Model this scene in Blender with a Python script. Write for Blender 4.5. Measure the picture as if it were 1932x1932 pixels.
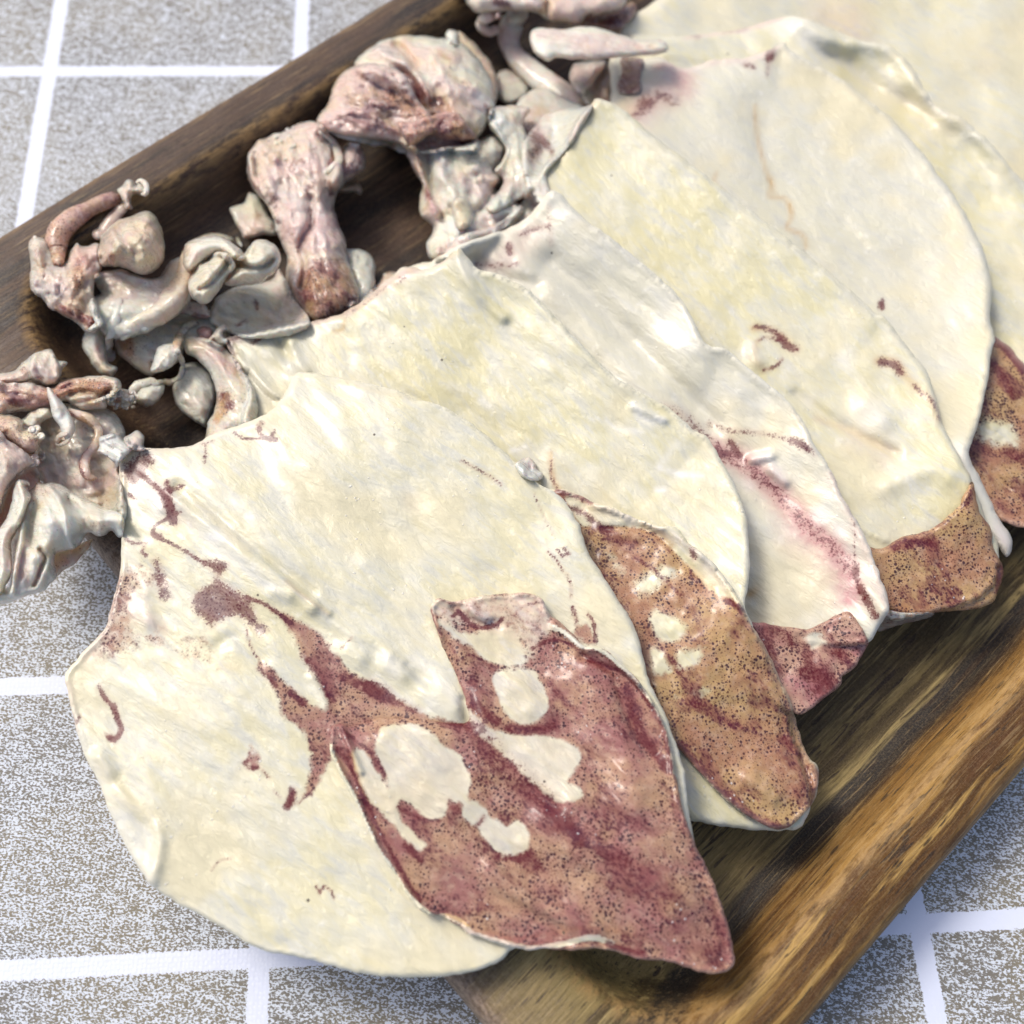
import bpy, math, random
import numpy as np
from mathutils import Vector, Matrix

# ------------------------------------------------------------------ scene, camera, light
for o in list(bpy.data.objects):
    bpy.data.objects.remove(o)
scene = bpy.context.scene
COL = scene.collection
scene.unit_settings.scale_length = 0.1          # one unit is ten centimetres

F = 1900.0                                      # focal length in pixels of a 1932 px wide picture
DIST = 2.5
_y = np.array([734 - 966, -3637 - 966, F]); _y /= np.linalg.norm(_y)
_x = np.array([32661., -1000, F]); _x /= np.linalg.norm(_x); _x -= _y * (_x @ _y); _x /= np.linalg.norm(_x)
_z = np.cross(_x, _y)
RM = np.stack([_x, _y, _z], 1)                  # world -> camera (x right, y down, z forward)
CAM = -RM.T @ np.array([0, 0, DIST])

cam_data = bpy.data.cameras.new("camera")
cam_data.sensor_width = 36
cam_data.lens = 36 * F / 1932
cam_data.clip_start = 0.01
cam_data.clip_end = 500
cam_data.dof.use_dof = True
cam_data.dof.focus_distance = 2.16
cam_data.dof.aperture_fstop = 1.0
cam = bpy.data.objects.new("camera", cam_data)
COL.objects.link(cam)
mw = Matrix.Identity(4)
for i in range(3):
    mw[i][0] = RM[0][i]; mw[i][1] = -RM[1][i]; mw[i][2] = -RM[2][i]; mw[i][3] = CAM[i]
cam.matrix_world = mw
scene.camera = cam

SUN_EL, SUN_AZ = math.radians(50), math.radians(140)      # azimuth counter-clockwise from +X
world = bpy.data.worlds.new("World"); scene.world = world
world.use_nodes = True
wn = world.node_tree.nodes; wl = world.node_tree.links
sky = wn.new("ShaderNodeTexSky"); sky.sky_type = 'NISHITA'; sky.sun_disc = False
sky.sun_elevation = SUN_EL; sky.sun_rotation = math.radians(90) - SUN_AZ
sky.air_density = 0.8; sky.dust_density = 4.0; sky.ozone_density = 0.8
wl.new(sky.outputs[0], wn["Background"].inputs[0]); wn["Background"].inputs[1].default_value = 0.15
sun_data = bpy.data.lights.new("sun", 'SUN'); sun_data.energy = 1.5
sun_data.angle = math.radians(15); sun_data.color = (1.0, 0.95, 0.87)
sun = bpy.data.objects.new("sun", sun_data); COL.objects.link(sun)
sd = Vector((math.cos(SUN_AZ) * math.cos(SUN_EL), math.sin(SUN_AZ) * math.cos(SUN_EL), math.sin(SUN_EL)))
sun.rotation_euler = sd.to_track_quat('Z', 'Y').to_euler()
scene.view_settings.view_transform = 'Standard'
scene.view_settings.look = 'None'
scene.view_settings.exposure = 0.32
scene.view_settings.gamma = 1.0
scene.render.engine = 'CYCLES'

# ------------------------------------------------------------------ helpers
def at(px, py, h):
    """points of the picture's line of sight at height h (arrays) -> world xyz"""
    px = np.asarray(px, float); py = np.asarray(py, float); h = np.asarray(h, float)
    d = np.stack([(px - 966) / F, (py - 966) / F, np.ones_like(px)], -1) @ RM
    s = (h - CAM[2]) / d[..., 2]
    return CAM + d * s[..., None]

TILES = {'A': (.1984, 0, 575), 'B': (.1984, 0, 830.6), 'C': (.1984, 0, 255.6), 'D': (.1984, 319.4, 447.2),
         'E': (.1984, 383.3, 127.8), 'F': (.1984, 638.9, 63.9), 'G': (.2315, 830.6, 0), 'H': (.1984, 830.6, 1597),
         'I': (.3968, 1022.2, 830.6), 'J': (.3638, 575, 1086.1), 'K': (.3306, 1533.3, 575),
         'L': (.3968, 191.7, 766.7), 'M': (1 / 3, 644, 644), 'N': (1 / 3, 1288, 644), 'O': (1 / 3, 1288, 0),
         'P': (1 / 3, 0, 1288), '.': (1, 0, 0)}
def T(*parts):
    out = []
    for k, pts in zip(parts[::2], parts[1::2]):
        s, ox, oy = TILES[k]
        out += [(x * s + ox, y * s + oy) for x, y in pts]
    return np.array(out, float)

def catmull(P, closed=True, step=4.0):
    P = np.asarray(P, float); n = len(P); out = []
    rng = range(n if closed else n - 1)
    for i in rng:
        if closed:
            p0, p1, p2, p3 = P[i - 1], P[i], P[(i + 1) % n], P[(i + 2) % n]
        else:
            p0, p1, p2, p3 = P[max(i - 1, 0)], P[i], P[i + 1], P[min(i + 2, n - 1)]
        m = max(1, int(np.linalg.norm((p2 - p1)[:2]) / step))
        for k in range(m):
            t = k / m
            out.append(.5 * ((2 * p1) + (p2 - p0) * t + (2 * p0 - 5 * p1 + 4 * p2 - p3) * t * t + (3 * p1 - p0 - 3 * p2 + p3) * t ** 3))
    if not closed: out.append(P[-1])
    return np.array(out)

def seg_dist(P, poly, closed=True, want=False):
    a = poly; b = np.roll(poly, -1, 0)
    if not closed: a = poly[:-1]; b = poly[1:]
    best = np.full(len(P), 1e18); near = np.zeros((len(P), 2)) if want else None
    for i in range(len(a)):
        ab = b[i] - a[i]; L = ab @ ab + 1e-12
        t = np.clip(((P - a[i]) @ ab) / L, 0, 1)
        q = a[i] + t[:, None] * ab
        d = ((P - q) ** 2).sum(1)
        m = d < best
        best[m] = d[m]
        if want: near[m] = q[m]
    return (np.sqrt(best), near) if want else np.sqrt(best)

def inside(P, poly):
    x, y = P[:, 0], P[:, 1]; r = np.zeros(len(P), bool)
    x1, y1 = poly[:, 0], poly[:, 1]; x2, y2 = np.roll(x1, -1), np.roll(y1, -1)
    for i in range(len(poly)):
        c = (y1[i] > y) != (y2[i] > y)
        if y1[i] == y2[i]: continue
        r ^= c & (x < (x2[i] - x1[i]) * (y - y1[i]) / (y2[i] - y1[i]) + x1[i])
    return r

def sdf(P, poly, reach=None):
    """signed distance, positive inside; far points may be cut off with reach"""
    out = np.full(len(P), -1e3)
    if reach is None: m = np.ones(len(P), bool)
    else:
        lo, hi = poly.min(0) - reach, poly.max(0) + reach
        m = ((P > lo) & (P < hi)).all(1)
    if m.any():
        Q = P[m]; d = seg_dist(Q, poly); out[m] = np.where(inside(Q, poly), d, -d)
    return out

def stroke(P, pts, w):
    """1 on a polyline, falling to 0 at about w pixels"""
    pts = np.asarray(pts, float)
    if len(pts) > 2: pts = catmull(pts, False, 8)
    lo, hi = pts.min(0) - 3 * w, pts.max(0) + 3 * w
    m = ((P > lo) & (P < hi)).all(1); out = np.zeros(len(P))
    if m.any(): out[m] = np.exp(-(seg_dist(P[m], pts, False) / w) ** 2)
    return out

def area(P, poly, soft=8):
    poly = catmull(poly, True, 10)
    return np.clip(sdf(P, poly, soft + 2) / soft * .5 + .5, 0, 1)

def vnoise(x, y, seed=0):
    r = np.random.RandomState(seed).rand(256, 256)
    xi = np.floor(x).astype(int); yi = np.floor(y).astype(int)
    fx = x - xi; fy = y - yi; fx = fx * fx * (3 - 2 * fx); fy = fy * fy * (3 - 2 * fy)
    g = lambda i, j: r[i % 256, j % 256]
    return (g(xi, yi) * (1 - fx) + g(xi + 1, yi) * fx) * (1 - fy) + (g(xi, yi + 1) * (1 - fx) + g(xi + 1, yi + 1) * fx) * fy - .5

def fbm(P, size, seed=0, ang=0, stretch=1, oct=3):
    c, s = math.cos(ang), math.sin(ang)
    u = (P[:, 0] * c + P[:, 1] * s) / size / stretch; v = (-P[:, 0] * s + P[:, 1] * c) / size
    o = 0; a = 1
    for k in range(oct):
        o = o + a * vnoise(u * 2 ** k + 17 * k + 50, v * 2 ** k + 31 * k + 50, seed + k); a *= .5
    return o

def smooth(x, a, b):
    t = np.clip((x - a) / (b - a), 0, 1); return t * t * (3 - 2 * t)

# ------------------------------------------------------------------ node helpers
class NT:
    def __init__(s, name):
        s.m = bpy.data.materials.new(name); s.m.use_nodes = True
        s.n = s.m.node_tree.nodes; s.l = s.m.node_tree.links
        s.b = s.n["Principled BSDF"]
    def put(s, v, sock):
        if isinstance(v, (int, float)): sock.default_value = v
        elif isinstance(v, tuple): sock.default_value = v if len(v) == len(sock.default_value) else (*v, 1)
        else: s.l.new(v, sock)
    def math(s, op, a, b=0.0, c=None, clamp=False):
        n = s.n.new("ShaderNodeMath"); n.operation = op; n.use_clamp = clamp
        s.put(a, n.inputs[0]); s.put(b, n.inputs[1])
        if c is not None: s.put(c, n.inputs[2])
        return n.outputs[0]
    def mul(s, a, b): return s.math('MULTIPLY', a, b)
    def add(s, a, b): return s.math('ADD', a, b)
    def sub(s, a, b): return s.math('SUBTRACT', a, b)
    def ss(s, v, a, b, lo=0.0, hi=1.0):
        n = s.n.new("ShaderNodeMapRange"); n.interpolation_type = 'SMOOTHSTEP'
        s.put(v, n.inputs[0]); s.put(a, n.inputs[1]); s.put(b, n.inputs[2]); n.inputs[3].default_value = lo; n.inputs[4].default_value = hi
        return n.outputs[0]
    def mix(s, f, a, b, mode='MIX'):
        n = s.n.new("ShaderNodeMix"); n.data_type = 'RGBA'; n.blend_type = mode; n.clamp_factor = True
        s.put(f, n.inputs[0]); s.put(a, n.inputs[6]); s.put(b, n.inputs[7]); return n.outputs[2]
    def coords(s, scale=(1, 1, 1), rot=0.0, warp=None, loc=(0, 0, 0)):
        tc = s.n.new("ShaderNodeTexCoord"); v = tc.outputs['Object']
        if warp is not None:
            n = s.n.new("ShaderNodeTexNoise"); n.inputs['Scale'].default_value = warp[0]; n.inputs['Detail'].default_value = 2; s.l.new(v, n.inputs[0])
            a = s.n.new("ShaderNodeVectorMath"); a.operation = 'SUBTRACT'; s.l.new(n.outputs[1], a.inputs[0]); a.inputs[1].default_value = (.5, .5, .5)
            b = s.n.new("ShaderNodeVectorMath"); b.operation = 'SCALE'; s.l.new(a.outputs[0], b.inputs[0]); b.inputs[3].default_value = warp[1]
            c = s.n.new("ShaderNodeVectorMath"); c.operation = 'ADD'; s.l.new(v, c.inputs[0]); s.l.new(b.outputs[0], c.inputs[1]); v = c.outputs[0]
        mp = s.n.new("ShaderNodeMapping"); mp.inputs[1].default_value = loc
        r = s.n.new("ShaderNodeMapping"); r.inputs[2].default_value = (0, 0, rot); s.l.new(v, r.inputs[0])
        mp.inputs[3].default_value = scale; s.l.new(r.outputs[0], mp.inputs[0]); return mp.outputs[0]
    def noise(s, vec, scale, detail=2, rough=.5, dist=0.0):
        n = s.n.new("ShaderNodeTexNoise"); n.inputs['Scale'].default_value = scale; n.inputs['Detail'].default_value = detail
        n.inputs['Roughness'].default_value = rough; n.inputs['Distortion'].default_value = dist; s.l.new(vec, n.inputs[0]); return n.outputs[0]
    def voro(s, vec, scale, feature='F1', out=0, rnd=1.0):
        n = s.n.new("ShaderNodeTexVoronoi"); n.feature = feature; n.inputs['Scale'].default_value = scale
        n.inputs['Randomness'].default_value = rnd; s.l.new(vec, n.inputs[0]); return n.outputs[out]
    def attr(s, name):
        n = s.n.new("ShaderNodeAttribute"); n.attribute_name = name; return n.outputs['Fac']
    def bump(s, h, strength, dist, prev=None):
        n = s.n.new("ShaderNodeBump"); n.inputs['Strength'].default_value = strength; n.inputs['Distance'].default_value = dist
        s.l.new(h, n.inputs['Height'])
        if prev is not None: s.l.new(prev, n.inputs['Normal'])
        return n.outputs[0]

ATTRS = ('skin', 'red', 'amber', 'grey', 'white', 'pink', 'edge')

def flesh_material(name, cream1=(.71, .66, .43), cream2=(.69, .68, .565), tan=(.43, .245, .14), tan2=(.29, .10, .095), ang=40, spec=.5, rough=.36, sss=.16):
    t = NT(name)
    o = t.coords(); oa = t.coords((1, 3.2, 1), math.radians(ang)); ow = t.coords(warp=(14, .03))
    A = {k: t.attr(k) for k in ATTRS}
    big = t.noise(o, 4.5, 3, .55); mid = t.noise(oa, 14, 4, .6, .4); fine = t.noise(o, 70, 3, .6); grain = t.noise(o, 210, 2, .6)
    col = t.mix(t.ss(t.add(t.mul(big, .6), t.mul(mid, .4)), .38, .6), cream1, cream2)
    # milky clouds and greyer thin places of the dried flesh
    col = t.mix(t.mul(t.ss(mid, .5, .7), .6), col, (.58, .575, .49))
    col = t.mix(t.mul(t.ss(t.noise(ow, 30, 3, .65), .6, .75), .35), col, (.87, .86, .79))
    col = t.mix(t.mul(t.ss(big, .48, .68), .55), col, (.76, .66, .36))
    col = t.mix(t.mul(A['grey'], t.ss(mid, .25, .7, .45, 1)), col, (.56, .55, .45))
    col = t.mix(t.mul(A['white'], .75), col, (.86, .85, .80))
    col = t.mix(t.mul(A['pink'], t.ss(fine, .2, .7, .5, .95)), col, (.56, .27, .27))
    col = t.mix(t.mul(A['amber'], t.ss(mid, .2, .65, .45, 1)), col, (.52, .30, .075))
    # pigmented skin with its chromatophore dots
    brk = t.add(t.mul(t.sub(t.noise(ow, 22, 3, .6), .5), .62), t.mul(t.sub(fine, .5), .7))
    sk = t.ss(t.add(A['skin'], t.mul(brk, t.ss(A['skin'], .02, .3))), .22, .66)
    skc = t.mix(t.ss(t.noise(ow, 9, 3, .6), .35, .65), tan, tan2)
    skc = t.mix(t.mul(t.ss(fine, .45, .7), .35), skc, (.60, .42, .30))
    col = t.mix(t.mul(sk, .93), col, skc)
    dens = t.noise(ow, 12, 3, .6)
    dv = t.voro(t.coords(warp=(60, .006)), 122, rnd=.8); dv3 = t.voro(t.coords(warp=(60, .005), loc=(3, 7, 0)), 205, rnd=.9)
    rad = t.ss(dens, .3, .68, .16, .46)
    dots = t.math('MAXIMUM', t.sub(1.0, t.ss(t.sub(dv, t.mul(rad, t.ss(fine, .3, .6, .55, 1.0))), -.07, .1)), t.mul(t.sub(1.0, t.ss(t.sub(dv3, t.mul(rad, .75)), -.06, .14)), .7))
    dotm = t.mul(dots, t.ss(t.add(A['skin'], t.mul(brk, .4)), .22, .5))
    dotc = t.mix(t.ss(fine, .4, .6), (.07, .012, .014), (.035, .008, .022))
    col = t.mix(t.mul(dotm, .92), col, dotc)
    # crowded streaky dots and maroon stains
    sv = t.voro(t.coords((1, 2.3, 1), math.radians(ang + 6), warp=(40, .012)), 74)
    cloud = t.ss(t.add(t.mul(A['red'], .35), t.noise(t.coords((1, 1.8, 1), math.radians(ang + 6), warp=(6, .08)), 10, 4, .65)), .50, .66)
    col = t.mix(t.mul(t.mul(cloud, sk), .62), col, (.17, .038, .042))
    crowd = t.mul(t.sub(1.0, t.ss(sv, .26, .52)), t.mul(cloud, sk))
    col = t.mix(t.mul(crowd, .88), col, (.085, .015, .024))
    rf = t.ss(t.add(A['red'], t.mul(t.add(t.sub(fine, .5), t.sub(grain, .5)), 1.2)), .24, .52)
    rf = t.mul(rf, t.ss(A['red'], .03, .2))
    rdot = t.sub(1.0, t.ss(t.voro(t.coords(warp=(80, .01)), 170), .22, .5)); rf = t.mul(rf, t.math('MULTIPLY_ADD', rdot, .34, .72))
    col = t.mix(t.mul(A['red'], t.sub(.75, t.mul(sk, .35))), col, (.30, .075, .065))
    col = t.mix(t.mul(rf, .94), col, t.mix(t.ss(t.noise(o, 16, 2), .45, .62), (.105, .008, .014), (.075, .006, .022)))
    # rare dark specks and pale crumbs
    spk = t.voro(o, 9); col = t.mix(t.sub(1.0, t.ss(spk, .02, .035)), col, (.10, .08, .06))
    crumb = t.mul(t.sub(1.0, t.ss(t.voro(ow, 60), .1, .17)), t.ss(t.noise(o, 8, 2), .55, .65))
    col = t.mix(t.mul(crumb, .55), col, (.9, .88, .84))
    col = t.mix(t.mul(A['edge'], .55), col, t.mix(sk, (.88, .85, .74), (.70, .50, .42)))
    if sss > .3:
        mv = t.ss(t.noise(ow, 7, 4, .65), .47, .62); col = t.mix(t.mul(mv, .5), col, (.70, .44, .40))
        am = t.ss(t.noise(t.coords(loc=(5, 2, 1)), 9, 4, .65), .52, .68); col = t.mix(t.mul(am, .42), col, (.70, .51, .24))
        fl = t.ss(t.noise(t.coords((1, 5, 1), math.radians(60), warp=(8, .06)), 26, 4, .7), .52, .66); col = t.mix(t.mul(fl, .28), col, (.88, .82, .74))
        hd = t.mul(t.sub(1.0, t.ss(dv, .16, .3)), t.ss(t.noise(ow, 11, 3, .6), .50, .62)); col = t.mix(t.mul(hd, .5), col, (.20, .07, .05))
        col = t.mix(t.mul(t.ss(t.add(A['edge'], t.sub(fine, .5)), .5, .85), .3), col, (.42, .19, .13))
    t.put(col, t.b.inputs['Base Color'])
    t.put(t.ss(mid, .3, .7, rough - .07, rough + .16), t.b.inputs['Roughness'])
    t.put(t.ss(sk, 0, 1, spec * .8, spec * .55), t.b.inputs['Specular IOR Level'])
    t.b.inputs['Subsurface Weight'].default_value = 0.0 if sss < .3 else .5
    t.b.inputs['Subsurface Radius'].default_value = (.05, .032, .018) if sss < .3 else (.05, .028, .018)
    t.b.inputs['Subsurface Scale'].default_value = .45 if sss < .3 else .6
    n = t.bump(t.noise(oa, 26, 4, .55, .6), .38 if sss < .3 else .5, .010)
    n = t.bump(t.noise(ow, 95, 3, .6), .16 if sss < .3 else .1, .0035, n)
    n = t.bump(crumb, .5, .004, n)
    if sss > .3: n = t.bump(t.noise(t.coords((1, 5, 1), math.radians(60), warp=(8, .06)), 30, 5, .7), .6, .011, n)
    t.put(n, t.b.inputs['Normal'])
    t.b.inputs['Coat Weight'].default_value = .38 if sss < .3 else .5
    t.b.inputs['Coat Roughness'].default_value = .2 if sss < .3 else .13
    tr = t.n.new("ShaderNodeBsdfTranslucent"); t.l.new(t.mix(.35, col, (.95, .80, .55)), tr.inputs[0])
    mx = t.n.new("ShaderNodeMixShader"); mx.inputs[0].default_value = .06 if sss < .3 else .08
    t.l.new(t.b.outputs[0], mx.inputs[1]); t.l.new(tr.outputs[0], mx.inputs[2])
    t.l.new(mx.outputs[0], t.n["Material Output"].inputs[0])
    return t.m

FLESH = flesh_material("dried_squid_flesh")
FLESH2 = flesh_material("dried_squid_flesh_greenish", (.69, .64, .385), (.67, .66, .535), tan=(.47, .29, .12), tan2=(.36, .16, .085), ang=52)
FLESH3 = flesh_material("dried_squid_flesh_pearly", (.67, .645, .49), (.65, .64, .545), tan=(.46, .27, .18), tan2=(.36, .13, .14), ang=50)
HEADM = flesh_material("dried_squid_head_flesh", (.90, .80, .55), (.90, .86, .76), tan=(.55, .31, .15), tan2=(.50, .24, .18), ang=20, spec=.6, rough=.27, sss=.6)

def cloth_material():
    t = NT("printed_knit_tablecloth")
    o = t.coords(warp=(1.3, .012)); sep = t.n.new("ShaderNodeSeparateXYZ"); t.l.new(o, sep.inputs[0])
    jit = t.mul(t.sub(t.noise(t.coords(), 170, 1), .5), .011); X, Y = t.add(sep.outputs[0], jit), t.add(sep.outputs[1], jit)
    line = None
    def band(c, pos, w=.022):
        d = t.math('ABSOLUTE', t.sub(c, pos)); return t.sub(1.0, t.ss(d, w - .0015, w + .0015))
    for p in (-4.2, -3.48, -2.76, -2.03, -1.306, -.572, .132, .834, 1.56, 2.28, 3.0, 3.7):
        b = band(X, p); line = b if line is None else t.math('MAXIMUM', line, b)
    for k in range(-6, 11):
        p = {0: -.394, -1: -.985, 1: .222, 2: .838, 3: 1.454}.get(k, -.394 + k * .612)
        line = t.math('MAXIMUM', line, band(Y, p, .0205))
    fine = t.noise(t.coords((1, 1.6, 1), .2), 160, 2, .55, .3)
    slub = t.noise(t.coords((1, 3.0, 1), .25), 26, 2, .5)
    cell = t.voro(t.coords(), 112, rnd=.45)
    pat = t.add(t.add(fine, t.mul(t.sub(slub, .5), .28)), t.mul(t.sub(.5, cell), .16))
    light = t.ss(pat, .445, .595)
    dark = t.mix(t.ss(t.noise(t.coords(), 3, 2), .4, .6), (.185, .172, .145), (.225, .20, .145))
    col = t.mix(light, dark, (.63, .675, .73))
    wh = t.mix(t.mul(t.ss(cell, .1, .45), .22), (.76, .80, .91), (.56, .62, .77))
    col = t.mix(line, col, wh)
    t.put(col, t.b.inputs['Base Color']); t.b.inputs['Roughness'].default_value = .62
    t.b.inputs['Specular IOR Level'].default_value = .3
    n = t.bump(cell, .25, .003); n = t.bump(t.noise(t.coords(), 5, 2), .25, .02, n)
    t.put(n, t.b.inputs['Normal'])
    return t.m

def wood_material():
    t = NT("acacia_wood")
    w = t.coords(warp=(1.6, .05)); sep = t.n.new("ShaderNodeSeparateXYZ"); t.l.new(w, sep.inputs[0])
    o = t.coords(); s2 = t.n.new("ShaderNodeSeparateXYZ"); t.l.new(o, s2.inputs[0])
    Yw = sep.outputs[1]; X = s2.outputs[0]; Y = s2.outputs[1]
    def stretched(k, sc, d=4, r=.6, dist=.0):
        mp = t.n.new("ShaderNodeMapping"); mp.inputs[3].default_value = (k, 1, 1); t.l.new(w, mp.inputs[0]); return t.noise(mp.outputs[0], sc, d, r, dist)
    bands = stretched(.09, 9, 4, .62); streak = stretched(.05, 34, 5, .7); fibre = stretched(.05, 150, 3, .7)
    gold = t.mix(t.ss(bands, .44, .54), (.10, .045, .011), (.34, .19, .045))
    gold = t.mix(t.ss(streak, .5, .64), gold, (.42, .26, .075))
    gold = t.mix(t.mul(t.ss(streak, .47, .38), .8), gold, (.09, .038, .013))
    brown = t.mix(t.ss(bands, .44, .54), (.014, .009, .010), (.060, .033, .023))
    brown = t.mix(t.mul(t.ss(streak, .52, .62), .6), brown, (.10, .058, .032))
    floor = t.mix(t.ss(bands, .44, .54), (.075, .052, .02), (.23, .17, .062))
    floor = t.mix(t.ss(streak, .52, .64), floor, (.33, .25, .10))
    col = t.mix(t.ss(Yw, -1.06, -1.12), floor, gold)
    # heartwood side
    col = t.mix(t.ss(t.add(Y, t.mul(t.sub(bands, .5), .5)), -.45, .05), col, brown)
    # near-black streak along the foot of the right wall, brown stripe beside it
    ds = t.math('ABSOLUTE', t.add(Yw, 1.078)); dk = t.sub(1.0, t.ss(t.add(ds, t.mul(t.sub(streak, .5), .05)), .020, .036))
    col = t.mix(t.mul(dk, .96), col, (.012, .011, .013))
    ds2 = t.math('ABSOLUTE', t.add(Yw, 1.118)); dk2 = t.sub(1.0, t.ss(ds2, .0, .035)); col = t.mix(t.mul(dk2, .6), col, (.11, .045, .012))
    # pores
    pore = stretched(.10, 115, 2, .5); pm = t.ss(pore, .63, .67); col = t.mix(t.mul(pm, .85), col, (.03, .018, .012))
    bigp = stretched(.07, 42, 2, .5); col = t.mix(t.mul(t.ss(bigp, .665, .69), .85), col, (.028, .016, .012))
    col = t.mix(t.mul(t.ss(fibre, .55, .7), .3), col, (.45, .32, .15)); col = t.mix(t.mul(t.ss(fibre, .48, .33), .5), col, (.03, .018, .01))
    mp = t.n.new("ShaderNodeMapping"); mp.inputs[3].default_value = (11, 72, 20); t.l.new(w, mp.inputs[0])
    dsh = t.mul(t.sub(1.0, t.ss(t.voro(mp.outputs[0], 1.0), .13, .2)), t.ss(t.noise(o, 5, 3, .6), .42, .56)); col = t.mix(t.mul(dsh, .85), col, (.022, .014, .01))
    mp2 = t.n.new("ShaderNodeMapping"); mp2.inputs[3].default_value = (26, 240, 40); t.l.new(w, mp2.inputs[0])
    dsh2 = t.sub(1.0, t.ss(t.voro(mp2.outputs[0], 1.0), .2, .34)); col = t.mix(t.mul(dsh2, .35), col, (.04, .022, .01))
    # sanded lips and end grain
    lip = t.mul(t.attr('lip'), t.ss(t.noise(t.coords((.3, 1, 1)), 60, 4, .7), .38, .6))
    col = t.mix(t.mul(lip, .72), col, (.38, .235, .09))
    eg = t.mul(t.attr('endgrain'), 1.0)
    egc = t.mix(t.ss(t.noise(t.coords((2.5, 1, .5)), 60, 4, .7), .35, .65), (.12, .08, .06), (.30, .23, .18))
    col = t.mix(t.mul(eg, .85), col, egc)
    t.put(col, t.b.inputs['Base Color'])
    t.put(t.ss(streak, .3, .7, .42, .58), t.b.inputs['Roughness'])
    col2 = t.mix(t.ss(t.noise(o, 260, 2, .7), .4, .7, 0, .09), col, (.6, .45, .25)); t.put(col2, t.b.inputs['Base Color']); t.b.inputs['Specular IOR Level'].default_value = .28
    n = t.bump(fibre, .5, .006); n = t.bump(pm, -.6, .006, n); n = t.bump(t.noise(o, 7, 2), .3, .02, n)
    t.put(n, t.b.inputs['Normal'])
    return t.m

def tag(o, label=None, cat=None, group=None, kind=None):
    for k, v in (('label', label), ('category', cat), ('group', group), ('kind', kind)):
        if v: o[k] = v
    return o

def make_mesh(name, V, Fc, mat, parent=None, attrs=None, smooth_=True):
    me = bpy.data.meshes.new(name)
    V = np.asarray(V, float)
    if parent is not None: V = V - np.array(parent.location)
    me.from_pydata(V.tolist(), [], Fc if isinstance(Fc, list) else Fc.tolist())
    me.update()
    if smooth_: me.polygons.foreach_set('use_smooth', np.ones(len(me.polygons), bool))
    me.materials.append(mat)
    for k, v in (attrs or {}).items():
        a = me.attributes.new(k, 'FLOAT', 'POINT'); a.data.foreach_set('value', np.asarray(v, np.float32))
    o = bpy.data.objects.new(name, me); COL.objects.link(o)
    if parent is not None: o.parent = parent
    return o

# ------------------------------------------------------------------ tablecloth
gx = np.linspace(-9, 9, 61)
gxx, gyy = np.meshgrid(gx, gx, indexing='ij')
n = 61
idx = np.arange(n * n).reshape(n, n)
quads = np.stack([idx[:-1, :-1], idx[1:, :-1], idx[1:, 1:], idx[:-1, 1:]], -1).reshape(-1, 4)
zz = -.004 + .004 * np.sin(gxx * 1.3) * np.cos(gyy * 1.1)
cloth = make_mesh("tablecloth", np.stack([gxx, gyy, zz], -1).reshape(-1, 3), quads, cloth_material())
tag(cloth, "grey speckled tablecloth printed with a white line grid, spread under the wooden tray", "tablecloth")

# ------------------------------------------------------------------ tray
TA = math.radians(40)
U = np.array([math.cos(TA), math.sin(TA)]); Vv = np.array([math.sin(TA), -math.cos(TA)])
UC, VC = .95, -.07                               # tray centre in (u, v)
def rrect(hu0, hu1, v0, v1, r, k=14, m=40):
    """rounded rectangle in local tray coordinates; constant point count"""
    pts = []
    cs = [(hu1 - r, v1 - r, 0), (hu0 + r, v1 - r, 90), (hu0 + r, v0 + r, 180), (hu1 - r, v0 + r, 270)]
    for ci, (cx, cy, a0) in enumerate(cs):
        for i in range(k + 1):
            a = math.radians(a0 + 90 * i / k); pts.append((cx + r * math.cos(a), cy + r * math.sin(a)))
        nx = cs[(ci + 1) % 4]; a = math.radians(nx[2])
        e = (nx[0] + r * math.cos(a), nx[1] + r * math.sin(a)); s = pts[-1]
        for i in range(1, m): pts.append((s[0] + (e[0] - s[0]) * i / m, s[1] + (e[1] - s[1]) * i / m))
    return np.array(pts)
RIM, FLOOR = .2, .06
OUT = (-.812, 2.72, -1.366, 1.212, .2); LIP = (-.615, 2.52, -1.212, 1.075, .23)
def inset(q, d): return (q[0] + d, q[1] - d, q[2] + d, q[3] - d, max(.03, q[4] - d * .8))
rings = [(inset(OUT, .09), .0), (inset(OUT, .04), .008), (inset(OUT, .012), .035), (OUT, .08), (inset(OUT, .004), .14), (inset(OUT, .011), .178),
         (inset(OUT, .024), .196), (inset(OUT, .048), .203), (inset(LIP, -.03), .206), (inset(LIP, -.010), .204), (LIP, .198), (inset(LIP, .010), .186),
         (inset(LIP, .022), .16), (inset(LIP, .034), .13), (inset(LIP, .048), .10), (inset(LIP, .065), .078), (inset(LIP, .09), .066), (inset(LIP, .13), .06), (inset(LIP, .3), FLOOR), (inset(LIP, .6), FLOOR), (inset(LIP, .95), FLOOR)]
TV = []; TF = []; lipv = []; egv = []
for ri, (q, h) in enumerate(rings):
    r = rrect(*q); m = len(r)
    for k, (u, v) in enumerate(r):
        hh = h + (.0025 * math.sin(u * 5 + v * 3) if .09 < h else 0)
        TV.append((u - UC, -(v - VC), hh))
        lipv.append({5: .3, 6: .45, 10: 1, 9: .8, 11: .7, 12: .2}.get(ri, 0)); egv.append(1.0 if (ri <= 6 and u < OUT[0] + .06) else (.4 if ri == 7 and u < OUT[0] + .09 else 0))
    if ri:
        for k in range(m):
            a = (ri - 1) * m + k; b = (ri - 1) * m + (k + 1) % m
            TF.append((a, b, b + m, a + m))
TF = [tuple(reversed(f)) for f in TF]
TF.append(tuple((len(rings) - 1) * m + k for k in range(m))[::-1])
TF.append(tuple(range(m)))
tray = make_mesh("wooden_tray", TV, TF, wood_material(), attrs={'lip': lipv, 'endgrain': egv})
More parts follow.
